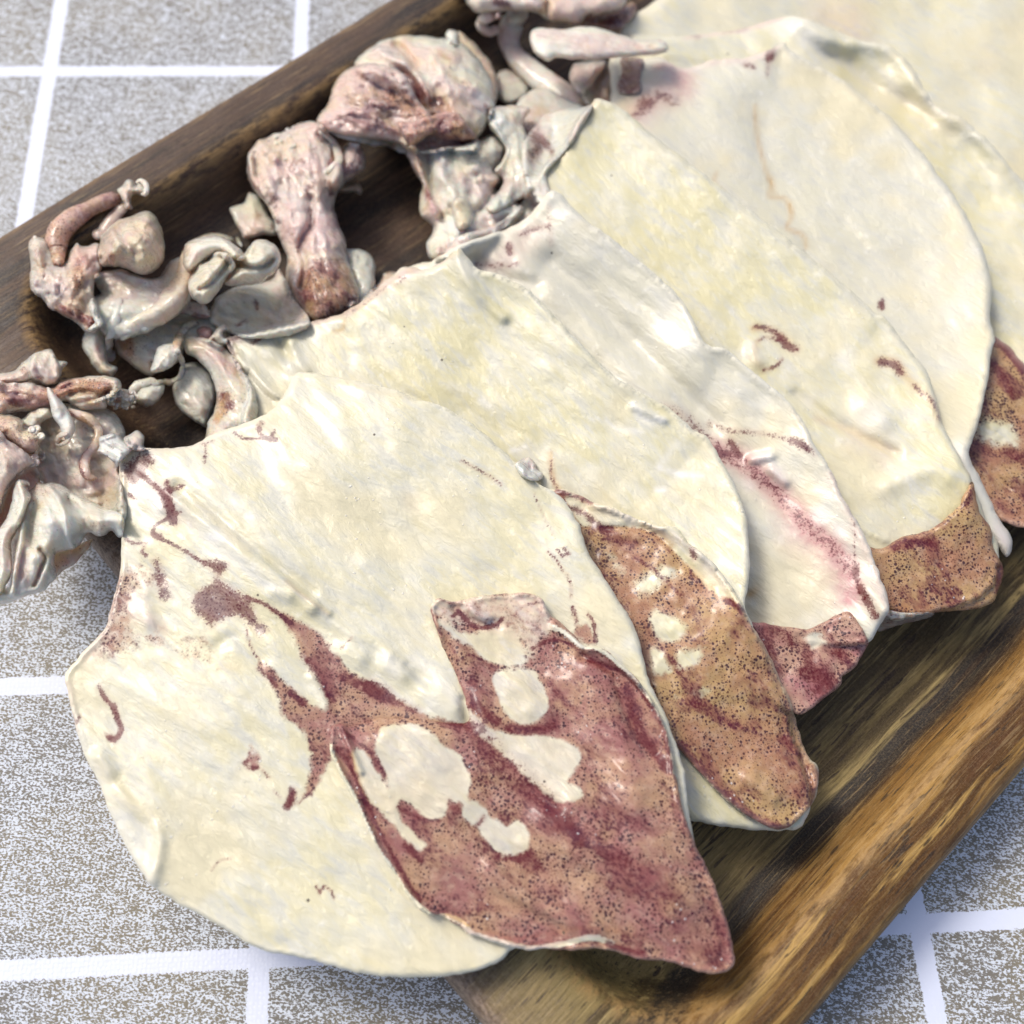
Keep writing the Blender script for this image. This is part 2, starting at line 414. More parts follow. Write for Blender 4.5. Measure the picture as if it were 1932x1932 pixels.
tray.location = (*(U * UC + Vv * VC), 0); tray.rotation_euler = (0, 0, TA)
tag(tray, "rectangular dark and golden acacia wood tray with raised rim, holding the dried squid", "tray")

# ------------------------------------------------------------------ height field of what already lies there (in sight-line raster)
STEP = 4.0; X0, Y0 = -300.0, -300.0; NX, NY = 700, 640
rx = X0 + STEP * np.arange(NX); ry = Y0 + STEP * np.arange(NY)
RXX, RYY = np.meshgrid(rx, ry, indexing='ij')
RP = np.stack([RXX.ravel(), RYY.ravel()], 1)
def tray_h(xy):
    u = xy @ U; v = xy @ Vv
    def rr(q):
        cx, cy = (q[0] + q[1]) / 2, (q[2] + q[3]) / 2; hx, hy = (q[1] - q[0]) / 2 - q[4], (q[3] - q[2]) / 2 - q[4]
        dx = np.abs(u - cx) - hx; dy = np.abs(v - cy) - hy
        return q[4] - (np.hypot(np.maximum(dx, 0), np.maximum(dy, 0)) + np.minimum(np.maximum(dx, dy), 0))
    do = rr(OUT); dl = rr(LIP)
    h = np.where(do > 0, np.interp(do, [0, .02, .07], [.08, .15, .2]), 0)
    return np.where(dl > 0, np.interp(dl, [0, .02, .05, .09, .13], [.2, .165, .10, .066, .06]), h)
hh = np.full(len(RP), .1)
for _ in range(6):
    hh = .5 * hh + .5 * tray_h(at(RP[:, 0], RP[:, 1], hh)[:, :2])
H = hh.reshape(NX, NY)
def box(a, r):
    for ax in (0, 1):
        p = np.pad(a, [(r + 1, r) if i == ax else (0, 0) for i in (0, 1)], mode='edge'); c = np.cumsum(p, ax)
        a = (np.take(c, range(2 * r + 1, c.shape[ax]), ax) - np.take(c, range(0, c.shape[ax] - 2 * r - 1), ax)) / (2 * r + 1)
    return a
def dil(a, r):
    for ax in (0, 1):
        o_ = a.copy()
        for k in range(1, r + 1):
            o_ = np.maximum(o_, np.roll(a, k, ax)); o_ = np.maximum(o_, np.roll(a, -k, ax))
        a = o_
    return a
def samp(G, P):
    fx = np.clip((P[:, 0] - X0) / STEP, 0, NX - 1.001); fy = np.clip((P[:, 1] - Y0) / STEP, 0, NY - 1.001)
    i = fx.astype(int); j = fy.astype(int); a = fx - i; b = fy - j
    return (G[i, j] * (1 - a) + G[i + 1, j] * a) * (1 - b) + (G[i, j + 1] * (1 - a) + G[i + 1, j + 1] * a) * b

def smax(a, b, k=.02):
    h_ = np.clip(.5 + .5 * (a - b) / k, 0, 1); return b * (1 - h_) + a * h_ + k * h_ * (1 - h_)

SEED = [10]
def sheet(name, outline, parent, mat, base=.0, thick=.012, gap=.006, dome=0., dome_w=30., g=6., relax=5,
          wr=(.006, 60, 0, 1), wr2=(.002, 18, 0, 1), height=None, paint=None, consts=None, edge_w=7., edge=.7, ragged=1.5, lip=0., flush=None, smooth_outline=True):
    """a piece of dried flesh laid over what is already there: closed skin with real thickness"""
    global H
    if mat is HEADM:
        dome *= .85; wr = (wr[0] * .62, *wr[1:]); wr2 = (wr2[0] * .6, *wr2[1:])
        if height is not None:
            _h = height; height = lambda Pq: .75 * _h(Pq)
    SEED[0] += 7; sd_ = SEED[0]
    poly = catmull(outline, True, max(3., g * .7)) if smooth_outline else np.asarray(outline, float)
    nrm = np.roll(poly, -1, 0) - np.roll(poly, 1, 0); nrm = np.stack([nrm[:, 1], -nrm[:, 0]], 1) / (np.linalg.norm(nrm, axis=1)[:, None] + 1e-9)
    poly = poly + nrm * (ragged * 2 * fbm(poly, 14, sd_))[:, None]
    lo = poly.min(0) - 2 * g; hi = poly.max(0) + 2 * g
    xs = np.arange(lo[0], hi[0], g); ys = np.arange(lo[1], hi[1], g); nx, ny = len(xs), len(ys)
    gx_, gy_ = np.meshgrid(xs, ys, indexing='ij'); P = np.stack([gx_.ravel(), gy_.ravel()], 1)
    cen = P.reshape(nx, ny, 2)[:-1, :-1].reshape(-1, 2) + g / 2
    keep = inside(cen, poly).reshape(nx - 1, ny - 1)
    ii = np.arange(nx * ny).reshape(nx, ny)
    Q = np.stack([ii[:-1, :-1], ii[1:, :-1], ii[1:, 1:], ii[:-1, 1:]], -1)[keep]
    used, inv = np.unique(Q, return_inverse=True); Q = inv.reshape(-1, 4); P = P[used]
    # boundary edges
    e = np.concatenate([Q[:, [0, 1]], Q[:, [1, 2]], Q[:, [2, 3]], Q[:, [3, 0]]])
    key = e[:, 0] * len(P) + e[:, 1]; rkey = e[:, 1] * len(P) + e[:, 0]
    be = e[~np.isin(key, rkey)]
    bv = np.unique(be)
    _, near = seg_dist(P[bv], poly, True, True)
    P[bv] = near
    d = seg_dist(P, poly); d[bv] = 0
    # height
    def hfun(Pq, dq):
        under = samp(Hs, Pq)
        b = np.full(len(Pq), float(base)) if not callable(base) else base(Pq)
        hh_ = smax(b, under + gap, .015)
        hh_ = hh_ + dome * (1 - np.exp(-np.maximum(dq, 0) / dome_w))
        amp = smooth(dq, -1, 14) if lip <= 0 else 1.0
        hh_ = hh_ + (wr[0] * 2 * fbm(Pq, wr[1], sd_ + 1, wr[2], wr[3]) + wr2[0] * 2 * fbm(Pq, wr2[1], sd_ + 2, wr2[2], wr2[3])) * (.35 + .65 * amp)
        if height is not None: hh_ = hh_ + height(Pq)
        if lip: hh_ = hh_ + (1 if flush is None else 1 - stroke(Pq, flush, 26)) * lip * np.exp(-(np.maximum(dq, 0) / 7.) ** 2) * (1 + 1.2 * fbm(Pq, 26, sd_ + 3))
        return np.maximum(hh_, samp(H, Pq) + gap * .6)
    Hd = dil(H, 1); Hs = np.maximum(box(Hd, relax), H) if relax else Hd
    hh0 = hfun(P, d)
    tt = thick * (.25 + .75 * np.sqrt(np.clip(d / 5., 0, 1)))
    if flush is not None:
        fl = stroke(P, flush, 26); tt = tt * (1 - fl * (1 - np.clip(d / 30., .12, 1)))
    top = at(P[:, 0], P[:, 1], hh0 + tt); bot = at(P[:, 0], P[:, 1], hh0)
    N = len(P); V = np.concatenate([top, bot])
    Fc = Q.tolist() if False else None
    q_top = Q[:, ::-1]; q_bot = Q + N
    side = np.stack([be[:, 0], be[:, 1], be[:, 1] + N, be[:, 0] + N], 1)
    FF = np.concatenate([q_top, q_bot, side])
    at_ = {k: np.zeros(N) for k in ATTRS}
    for k, v in (consts or {}).items(): at_[k] += v
    at_['edge'] += edge * np.exp(-(d / edge_w) ** 2) * (1 if flush is None else 1 - stroke(P, flush, 30))
    if paint is not None: paint(P, d, at_)
    at_ = {k: np.clip(np.concatenate([v, v]), 0, 1) for k, v in at_.items()}
    o = make_mesh(name, V, FF, mat, parent, at_)
    # write into the height field
    m_ = np.flatnonzero(((RP > lo) & (RP < hi)).all(1)); m_ = m_[inside(RP[m_], poly)]
    Pm = RP[m_]; dm = seg_dist(Pm, poly)
    hm = hfun(Pm, dm) + thick
    Hf = H.ravel().copy(); Hf[m_] = np.maximum(Hf[m_], hm); H = Hf.reshape(NX, NY)
    return o

def limb(name, path, radii, parent, mat, lift=0., flat=.7, twist=0., ruffle=0., segs=14, consts=None, paint=None, zs=None, ridge=0., write=True, step=3., zmin=0.):
    """a curling arm or strip: path in traced coordinates, radii in the same units, lying on what is below"""
    global H
    SEED[0] += 5; rs = np.random.RandomState(SEED[0])
    path = np.asarray(path, float); rad = np.interp(np.linspace(0, 1, len(path)), np.linspace(0, 1, len(radii)), radii)
    z0 = np.zeros(len(path)) if zs is None else np.asarray(zs, float)
    full = catmull(np.column_stack([path, rad, z0]), False, step); P = full[:, :2]; r = np.maximum(full[:, 2], .4) * (1 + .35 * vnoise(np.arange(len(full)) * .09, np.zeros(len(full)) + 3, SEED[0]))
    r[0] *= .35; r[-1] *= .35
    if len(r) > 6: r[1] *= .75; r[-2] *= .75
    und = samp(dil(H, 1), P); und = np.convolve(np.pad(und, 4, mode='edge'), np.ones(9) / 9, 'valid'); und = np.maximum(und, zmin)
    K = 2.3 / F                                    # picture units -> scene units at this distance
    zc = und + lift + full[:, 3] + r * K * flat * .8
    C3 = at(P[:, 0], P[:, 1], zc)
    tg = np.gradient(C3, axis=0); tg /= np.linalg.norm(tg, axis=1)[:, None] + 1e-9
    up = np.array([0, 0, 1.]); sidev = np.cross(tg, up); sidev /= np.linalg.norm(sidev, axis=1)[:, None] + 1e-9
    nv = np.cross(sidev, tg)
    V = []; n_ = len(P); aa = np.linspace(0, 2 * np.pi, segs, endpoint=False)
    for i in range(n_):
        ph = twist * i / n_ * 2 * np.pi
        for a in aa:
            rr_ = r[i] * K * (1 + ruffle * math.sin(i * .9 + 2.2 * math.cos(a)) * (abs(math.cos(a)) ** 2) + ridge * math.cos(3 * a + i * .12))
            x = math.cos(a) * rr_; y = math.sin(a) * rr_ * flat + ruffle * rr_ * .8 * math.cos(a) * math.sin(i * .7)
            x, y = x * math.cos(ph) - y * math.sin(ph), x * math.sin(ph) + y * math.cos(ph)
            V.append(C3[i] + sidev[i] * x + nv[i] * y)
    V = np.array(V); FF = []
    for i in range(n_ - 1):
        for k in range(segs):
            a = i * segs + k; b = i * segs + (k + 1) % segs
            FF.append((a, b, b + segs, a + segs))
    FF.append(tuple(range(segs))[::-1]); FF.append(tuple((n_ - 1) * segs + k for k in range(segs)))
    V[:, :] += (rs.rand(*V.shape) - .5) * .0012
    at_ = {k: np.zeros(len(V)) for k in ATTRS}
    for k, v in (consts or {}).items(): at_[k] += v
    PP = np.repeat(P, segs, 0) + np.column_stack([np.tile(np.cos(aa), n_), np.tile(np.sin(aa), n_)]) * 0
    if paint is not None: paint(PP, np.tile(np.cos(aa), n_), at_)
    o = make_mesh(name, V, FF, mat, parent, {k: np.clip(v, 0, 1) for k, v in at_.items()})
    if write:
        m_ = ((RP > P.min(0) - 40) & (RP < P.max(0) + 40)).all(1); Q = RP[m_]
        best = np.zeros(len(Q))
        for i in range(0, n_, 2):
            dd = np.hypot(Q[:, 0] - P[i, 0], Q[:, 1] - P[i, 1])
            best = np.where(dd < r[i], np.maximum(best, zc[i] + K * flat * np.sqrt(np.maximum(r[i] ** 2 - dd ** 2, 0))), best)
        Hf = H.ravel().copy(); Hf[m_] = np.maximum(Hf[m_], best); H = Hf.reshape(NX, NY)
    return o

_ico = None
def beads(name, pts, rad, parent, mat, lift=0., consts=None, jit=.3):
    """small sucker rings / warts as one part"""
    global _ico
    import bmesh
    if _ico is None:
        bm = bmesh.new(); bmesh.ops.create_icosphere(bm, subdivisions=2, radius=1); bm.verts.ensure_lookup_table()
        _ico = (np.array([v.co[:] for v in bm.verts]), np.array([[v.index for v in f.verts] for f in bm.faces])); bm.free()
    K = 2.3 / F; V = []; FF = []; rs = np.random.RandomState(len(pts) + 3); c = 0
    for (x, y) in pts:
        r = rad * (1 + jit * (rs.rand() - .5) * 2) * K
        z = samp(H, np.array([[x, y]]))[0] + lift + r * .4
        p = at(x, y, z); v = _ico[0].copy(); dent = np.clip(v[:, 2] - .6, 0, 1); v[:, 2] = v[:, 2] * .8 - dent * 1.6
        V.append(v * r + p); FF.append(_ico[1] + c); c += len(v)
    V = np.concatenate(V); at_ = {k: np.full(len(V), float((consts or {}).get(k, 0))) for k in ATTRS}
    o = make_mesh(name, V, np.concatenate(FF), mat, parent, at_)
    if len(pts) > 1: o['kind'] = 'stuff'
    return o

def thing(name, label, cat, x, y, h, group=None):
    e = bpy.data.objects.new(name, None); COL.objects.link(e); p = at(x, y, h)
    e.location = [float(q) for q in p]; e.empty_display_size = .1
    tag(e, label, cat, group); return e
GROUP = "dried squid laid overlapping on the tray"

def rbase(edge, zr, drop, w=230.):
    """sheet height that is highest along its free right-hand edge"""
    edge = catmull(edge, False, 12)
    return lambda P: zr - drop * (1 - np.exp(-seg_dist(P, edge, False) / w))

def line(*a): return np.array(a, float)
def addst(P, a, key, sts):
    for pts, w, amt in sts: a[key] += amt * stroke(P, pts, w)
def addar(P, a, key, ars):
    for pts, soft, amt in ars: a[key] += amt * area(P, pts, soft * 1.7)

AX = math.radians(40)          # direction of the mantles on the picture plane

# ================================================================== squid 7 (furthest back)
s7 = thing("dried_squid", "pale dried squid furthest back, filling the top right corner of the tray", "squid", 1700, 60, .08, GROUP)
def p7(P, d, a):
    addar(P, a, 'grey', [(T('.', [(1330, 10), (1480, -10), (1520, 40), (1400, 60), (1300, 70), (1240, 60)]), 25, .6)])
    a['grey'] += .25 * smooth(fbm(P, 90, 3), .1, .5); a['pink'] += .25 * area(P, T('.', [(1530, 20), (1620, 0), (1640, 90), (1560, 70)]), 30)
    a['amber'] += .12 * smooth(fbm(P, 120, 5), 0, .5)
sheet("mantle", T('.', [(1170, 60), (1230, 5), (1330, -60), (1500, -120), (1750, -180), (2050, -150), (2200, 100), (2200, 420), (2080, 520), (1900, 420), (1750, 300), (1560, 200), (1400, 130), (1250, 110)]), s7, FLESH,
      base=.15, g=9, wr=(.012, 150, AX, 2), wr2=(.004, 40, AX, 2), paint=p7, relax=10)

# ================================================================== squid 6
s6 = thing("dried_squid", "yellowish wavy-edged dried squid directly in front of the furthest back one", "squid", 1800, 400, .08, GROUP)
e6 = T('.', [(1510, 32), (1560, 50), (1620, 75), (1675, 85), (1712, 115), (1740, 160), (1768, 200), (1822, 228), (1870, 270), (1910, 320), (1960, 370), (2030, 480), (2080, 620)])
def p6(P, d, a):
    addar(P, a, 'amber', [(T('O', [(880, 330), (1040, 480), (1340, 560), (1500, 700), (1380, 720), (1100, 560)]), 30, .22)])
    addst(P, a, 'pink', [(T('O', [(20, 200), (200, 180), (400, 150), (560, 95)]), 5, .8)]); addst(P, a, 'red', [(T('O', [(60, 200), (90, 205)]), 5, .6), (T('O', [(230, 185), (370, 160)]), 3, .5)])
    addar(P, a, 'grey', [(T('O', [(0, 200), (300, 190), (480, 150), (500, 240), (420, 330), (150, 340), (0, 350)]), 20, .35)])
    addar(P, a, 'white', [(T('O', [(520, 110), (640, 90), (760, 200), (830, 330), (760, 360), (620, 240)]), 20, .8)])
sheet("mantle", np.concatenate([T('.', [(1190, 70), (1230, 68), (1290, 68), (1350, 62), (1400, 55), (1450, 40), (1485, 30)]), e6, T('.', [(2050, 800), (1960, 880), (1860, 800), (1760, 640), (1600, 420), (1450, 250), (1300, 200), (1180, 150)])]), s6, FLESH2,
      base=rbase(e6, .215, .06, 160), g=7, wr=(.010, 90, AX, 2.2), wr2=(.003, 26, AX, 2), paint=p6, relax=6,
      height=lambda P: .022 * stroke(P, T('O', [(700, 120), (880, 240), (1040, 240), (1210, 300), (1330, 470), (1480, 620), (1650, 700), (1790, 860), (1932, 960)]), 22) - .018 * stroke(P, T('O', [(850, 330), (1000, 450), (1200, 560), (1380, 640)]), 26))
def pf6(P, d, a):
    a['skin'] += .8; addar(P, a, 'skin', [(T('K', [(930, 690), (1000, 650), (1130, 690), (1190, 820), (1060, 800), (950, 780)]), 8, -.62)])
    addst(P, a, 'red', [(T('K', [(1040, 200), (1110, 250), (1206, 370)]), 9, .8), (T('K', [(1020, 340), (1100, 430), (1150, 520)]), 12, .5), (T('K', [(900, 800), (1060, 850), (1206, 880)]), 14, .35)])
    addst(P, a, 'amber', [(T('K', [(1030, 300), (1110, 270), (1206, 400)]), 8, .6)])
sheet("fin", T('.', [(1846, 640), (1880, 638), (1905, 655), (1935, 690), (2000, 760), (2040, 850), (2030, 960), (1985, 1000), (1932, 996), (1895, 985), (1870, 960), (1840, 930), (1800, 860), (1800, 740)]), s6, FLESH2,
      base=.18, gap=.006, g=6, paint=pf6, lip=.006, thick=.014, wr=(.006, 60, AX, 2), height=lambda P: -.01 * stroke(P, T('K', [(900, 860), (1000, 930), (1130, 1060)]), 5))

# head of squid 6, at the top
def hp(**kw):
    def f(P, d, a):
        for k, v in kw.items():
            if k.startswith('n_'): a[k[2:]] += v * smooth(fbm(P, 22, 9), -.1, .5)
            else: a[k] += v
    return f
sheet("head", T('G', [(200, -120), (205, 0), (240, 60), (330, 108), (560, 92), (760, 100), (880, 170), (1000, 180), (1130, 190), (1200, 130), (1400, 100), (1490, 50), (1520, -20), (1400, -120)]), s6, HEADM,
      base=.22, dome=.05, dome_w=22, g=5, thick=.02, wr=(.012, 34, .3, 2), consts=dict(white=.35, pink=.22), ragged=1,
      paint=lambda P, d, a: (addst(P, a, 'red', [(T('G', [(460, 10), (540, 50), (560, 80)]), 9, .8)]), addar(P, a, 'white', [(T('G', [(690, 0), (800, 0), (800, 60), (740, 70)]), 8, .8)])),
      height=lambda P: .03 * stroke(P, T('G', [(740, 0), (790, 60)]), 9) - .03 * stroke(P, T('G', [(870, 40), (860, 160)]), 6))
sheet("arm", T('G', [(1130, 200), (1200, 130), (1350, 105), (1480, 60), (1560, 20), (1605, 60), (1580, 130), (1510, 190), (1480, 245), (1380, 240), (1250, 215)]), s6, HEADM,
      base=.16, dome=.02, g=4, thick=.015, wr=(.01, 18, .3, 2), consts=dict(skin=.6, amber=.7), paint=lambda P, d, a: addst(P, a, 'red', [(T('G', [(1180, 170), (1300, 180), (1440, 200)]), 14, .7)]))

# ================================================================== squid 5
s5 = thing("dried_squid", "smooth grey-white dried squid with thin olive vein and curved right edge, third from the back", "squid", 1600, 450, .08, GROUP)
limb("arm", T('G', [(470, 120), (400, 130), (350, 160), (340, 220), (400, 260), (470, 230)]), [10, 16, 14, 12, 12], s5, HEADM, lift=.05, flat=.8, consts=dict(white=.2, pink=.3))
sheet("eye", T('G', [(455, 105), (490, 95), (505, 130), (480, 160), (450, 150)]), s5, HEADM, base=.15, g=2.5, dome=.01, dome_w=3, thick=.01, consts=dict(skin=0), paint=lambda P, d, a: a.__setitem__('red', a['red'] + 1.0), ragged=.3)
sheet("membrane", T('G', [(450, 640), (520, 560), (640, 600), (720, 720), (640, 830), (500, 820)]), s5, HEADM, base=.09, g=5, dome=.01, consts=dict(grey=.9, skin=.2))
limb("arm", T('G', [(640, 110), (575, 220), (560, 340), (620, 470), (760, 600), (920, 730), (1080, 860), (1130, 950)]), [24, 26, 25, 24, 27, 32, 36, 30], s5, HEADM, lift=.03, flat=.75, ridge=.05,
     consts=dict(white=.55), paint=lambda P, c, a: (addst(P, a, 'grey', [(T('G', [(560, 420), (640, 560)]), 30, .3)]), addst(P, a, 'pink', [(T('G', [(520, 300), (500, 480)]), 20, .35)])))
sheet("arm", T('G', [(1050, 640), (1090, 520), (1200, 490), (1350, 490), (1330, 580), (1240, 660), (1180, 760), (1120, 760)]), s5, HEADM, base=.13, dome=.03, dome_w=14, g=4, consts=dict(white=.3, grey=.35, pink=.2), wr=(.008, 20, 1.2, 2))
sheet("membrane", T('G', [(1150, 740), (1250, 650), (1380, 500), (1400, 620), (1380, 760), (1400, 860), (1300, 900), (1190, 850)]), s5, HEADM, base=.1, g=4, dome=.01, consts=dict(amber=.6, grey=.5), wr=(.01, 24, 1.2, 2))
e5 = T('.', [(1455, 92), (1480, 80)], 'O', [(600, 280), (760, 370), (920, 460), (1040, 560), (1170, 660), (1270, 770), (1370, 880), (1450, 990), (1530, 1100), (1610, 1230), (1680, 1370), (1730, 1500), (1752, 1640)], 'K', [(1012, 60), (1030, 150), (1038, 200), (1012, 310), (1003, 430), (965, 600), (925, 740), (890, 850)])
def p5(P, d, a):
    addst(P, a, 'pink', [(T('O', [(-150, 380), (0, 360), (200, 340), (400, 320), (520, 260)]), 9, .5), (T('O', [(0, 430), (20, 520)]), 22, .35), (T('G', [(1620, 900), (1780, 760), (1932, 640)]), 34, .5)])
    addst(P, a, 'red', [(T('O', [(500, 270), (495, 320)]), 9, .8), (T('O', [(350, 360), (400, 380)]), 6, .5), (T('G', [(1590, 930), (1700, 860)]), 12, .4), (T('G', [(1650, 830), (1800, 780), (1900, 830)]), 14, .35), (T('O', [(1125, 1710), (1127, 1740)]), 5, 1.0), (T('O', [(490, 330), (480, 420)]), 5, .4)])
    addst(P, a, 'amber', [(T('O', [(410, 600), (420, 760), (470, 960), (500, 1050), (490, 1110), (590, 1130), (620, 1220), (590, 1290), (680, 1330), (700, 1400)]), 4.5, .5), (T('O', [(190, 980), (180, 1040), (230, 1090)]), 4, .45), (T('O', [(500, 1010), (520, 1090)]), 6, .35), (T('O', [(600, 1160), (610, 1210)]), 5, .35)])
    addst(P, a, 'grey', [(T('O', [(420, 600), (430, 800), (500, 1050), (600, 1200), (700, 1400)]), 16, .35), (T('O', [(1250, 1500), (1400, 1700), (1500, 1900)]), 60, .3), (T('K', [(760, 620), (860, 700), (870, 800)]), 30, .3)])
    addst(P, a, 'white', [(T('K', [(820, 820), (900, 960), (1000, 1150), (1090, 1330)]), 16, .7)])
    addar(P, a, 'pink', [(T('K', [(1050, 1230), (1100, 1290), (1140, 1390), (1110, 1440), (1060, 1350)]), 8, .35)])
m5 = sheet("mantle", np.concatenate([T('G', [(1380, 470), (1500, 465), (1650, 480), (1800, 470)], '.', [(1290, 130), (1345, 112), (1400, 110)]), e5, T('K', [(940, 960), (1010, 1100), (1050, 1200), (1120, 1300), (1138, 1370), (1105, 1440), (1000, 1300), (880, 1180)], '.', [(1760, 1000), (1620, 800), (1460, 600), (1300, 420), (1180, 320), (1120, 260), (1150, 190)])]), s5, FLESH3,
      base=rbase(e5, .25, .10, 200), g=6, wr=(.006, 130, AX, 2.2), wr2=(.0018, 34, AX, 2), paint=p5, thick=.014,
      height=lambda P: -.005 * stroke(P, T('O', [(410, 600), (440, 800), (500, 1050), (600, 1200), (720, 1420)]), 26) + .005 * stroke(P, T('O', [(200, 560), (320, 850), (420, 950)]), 40))
sheet("membrane", T('G', [(1470, 470), (1650, 478), (1640, 600), (1620, 745), (1480, 765), (1440, 700), (1480, 600)]), s5, HEADM, base=.0, g=4, gap=.003, thick=.003, edge=0, consts=dict(pink=.5), paint=lambda P, d, a: addar(P, a, 'red', [(T('G', [(1490, 470), (1650, 470), (1625, 735), (1470, 755), (1455, 700)]), 8, .85)]))
sheet("arm", T('G', [(735, 260), (800, 225), (1000, 235), (1130, 215), (1300, 228), (1450, 278), (1600, 318), (1810, 328), (1862, 400), (1800, 438), (1600, 456), (1450, 468), (1250, 492), (1100, 485), (950, 470), (880, 500), (780, 440), (730, 340)]), s5, HEADM,
      base=.27, dome=.025, dome_w=14, g=4, thick=.015, wr=(.008, 34, .1, 3), relax=3, consts=dict(white=.35), ragged=.8, paint=lambda P, d, a: addst(P, a, 'amber', [(T('G', [(1720, 375), (1750, 385)]), 6, .5)]))
sheet("membrane", T('G', [(620, 850), (720, 750), (850, 720), (980, 770), (1180, 890), (1165, 960), (1060, 1080), (965, 1215), (930, 1260), (800, 1270), (745, 1330), (700, 1150), (640, 1000)]), s5, HEADM,
      base=.15, dome=.012, g=4, thick=.008, wr=(.006, 40, .6, 2), consts=dict(grey=.45, pink=.1),
      paint=lambda P, d, a: (addar(P, a, 'red', [(T('G', [(670, 1000), (790, 1040), (850, 1130), (930, 1220), (890, 1260), (810, 1220), (780, 1290), (740, 1320), (710, 1180)]), 10, .75)]), addst(P, a, 'white', [(T('G', [(700, 960), (900, 925), (1180, 900)]), 5, .5)])))

# ================================================================== squid 4
s4 = thing("dried_squid", "cream dried squid with brown hooked stain and dotted brown tail, fourth from the front", "squid", 1400, 550, .08, GROUP)
e4 = T('.', [(1128, 186), (1160, 198), (1195, 222), (1240, 262), (1300, 306), (1360, 352), (1430, 408), (1500, 460), (1530, 485), (1600, 545), (1655, 595)], 'K', [(390, 60), (450, 120), (510, 200), (580, 290), (650, 385), (695, 500), (740, 670), (800, 790), (850, 890), (905, 985)])
def p4(P, d, a):
    addst(P, a, 'amber', [(T('.', [(1118, 195), (1100, 225), (1075, 260), (1055, 290)]), 9, .6), (T('K', [(370, 320), (470, 330), (540, 420), (620, 500), (690, 570), (730, 660)]), 9, .5), (T('O', [(400, 1860), (480, 1860), (570, 1910), (600, 1940)]), 7, .5), (T('K', [(1000 - 980, 650), (240, 730), (480, 840)]), 8, .3), (T('N', [(420, 20), (400, 90), (450, 150)]), 8, .35)])
    addst(P, a, 'red', [(T('G', [(1130, 1000), (1090, 1060), (1000, 1170), (960, 1250)]), 5, .5), (T('K', [(390, 325), (470, 340), (500, 385)]), 8, .75), (T('K', [(580, 460), (640, 520), (690, 560), (725, 650)]), 4, .65), (T('O', [(410, 1850), (490, 1865), (560, 1905)]), 5, .7), (T('N', [(560, -10), (600, 30), (640, 45)]), 7, .85), (T('N', [(460, 165), (530, 140), (560, 100)]), 4, .6), (T('N', [(420, 0), (450, -20), (540, -10)]), 4, .5)])
    addar(P, a, 'white', [(T('N', [(960, 350), (1080, 320), (1180, 400), (1150, 480), (1020, 490)]), 8, .6), (T('N', [(870, 70), (950, 50), (960, 160), (880, 150)]), 6, .5), (T('N', [(690, 300), (740, 310), (730, 380), (690, 360)]), 5, .5), (T('N', [(560, 130), (610, 140), (600, 240), (550, 230)]), 5, .5), (T('N', [(340, 30), (440, 10), (480, 90), (400, 160), (340, 120)]), 8, .45), (T('N', [(1150, 700), (1250, 660), (1380, 720), (1370, 850), (1200, 900)]), 16, .25), (T('N', [(780, 60), (800, 60), (800, 85), (780, 85)]), 4, .5)])
    addst(P, a, 'grey', [(T('N', [(880, 800), (1000, 900), (1150, 1080)]), 45, .35)])
    addst(P, a, 'pink', [(T('N', [(980, 560), (1100, 600), (1160, 680)]), 30, .15)])
sheet("mantle", np.concatenate([T('.', [(1118, 192)]), e4, T('.', [(1860, 980), (1885, 1040), (1860, 1120), (1740, 1160), (1660, 1160), (1560, 1040), (1440, 860), (1280, 640), (1140, 500), (1060, 430), (1012, 380), (1015, 335), (1040, 302), (1060, 290), (1072, 262), (1092, 225)])]), s4, FLESH2,
      base=rbase(e4, .27, .10, 200), g=6, wr=(.006, 120, AX, 2.2), wr2=(.002, 30, AX, 2), paint=p4, thick=.014,
      height=lambda P: .014 * stroke(P, T('N', [(1040, 360), (1120, 430)]), 26) + .012 * stroke(P, T('N', [(1180, 800), (1400, 720), (1500, 760)]), 22) + .012 * stroke(P, T('N', [(400, 60), (420, 110)]), 16) + .008 * stroke(P, T('N', [(980, 1050), (1150, 1130)]), 4) - .010 * stroke(P, T('N', [(640, 300), (900, 480), (1200, 630)]), 10))
def pf4(P, d, a):
    a['skin'] += .78
    addst(P, a, 'red', [(T('N', [(1200, 1160), (1330, 1130), (1430, 1150)]), 11, .5), (T('N', [(1600, 930), (1640, 850)]), 8, .5), (T('N', [(1800, 1280), (1780, 1420)]), 6, .6)])
    addst(P, a, 'amber', [(T('N', [(1590, 900), (1640, 860), (1680, 980)]), 14, .6), (T('N', [(1180, 1500), (1400, 1520), (1640, 1510), (1760, 1420), (1800, 1300)]), 8, .7), (T('N', [(1160, 1480), (1250, 1500)]), 16, .5)])
    addst(P, a, 'white', [(T('N', [(1620, 1090), (1625, 1200)]), 4, .8), (T('N', [(1570, 1480), (1590, 1460)]), 4, .7), (T('N', [(1660, 1300), (1700, 1320)]), 4, .7)])
sheet("fin", T('N', [(1040, 1180), (1130, 1175), (1230, 1110), (1330, 1088), (1430, 1048), (1500, 985), (1560, 935), (1590, 870), (1640, 795), (1665, 900), (1690, 980), (1745, 1060), (1755, 1160), (1770, 1200), (1810, 1260), (1815, 1330), (1790, 1400), (1750, 1480), (1640, 1518), (1500, 1528), (1380, 1540), (1250, 1545), (1170, 1530), (1060, 1400)]), s4, FLESH2,
      base=.2, gap=.005, g=5, paint=pf4, thick=.014, wr=(.005, 60, AX, 2), edge=.15)
sheet("fin", T('N', [(1130, 1520), (1250, 1535), (1420, 1535), (1380, 1570), (1260, 1600), (1180, 1625), (1110, 1640), (1090, 1590)]), s4, HEADM, base=.08, g=4, thick=.012, consts=dict(skin=.4, grey=.4), wr=(.006, 20, 0, 2))
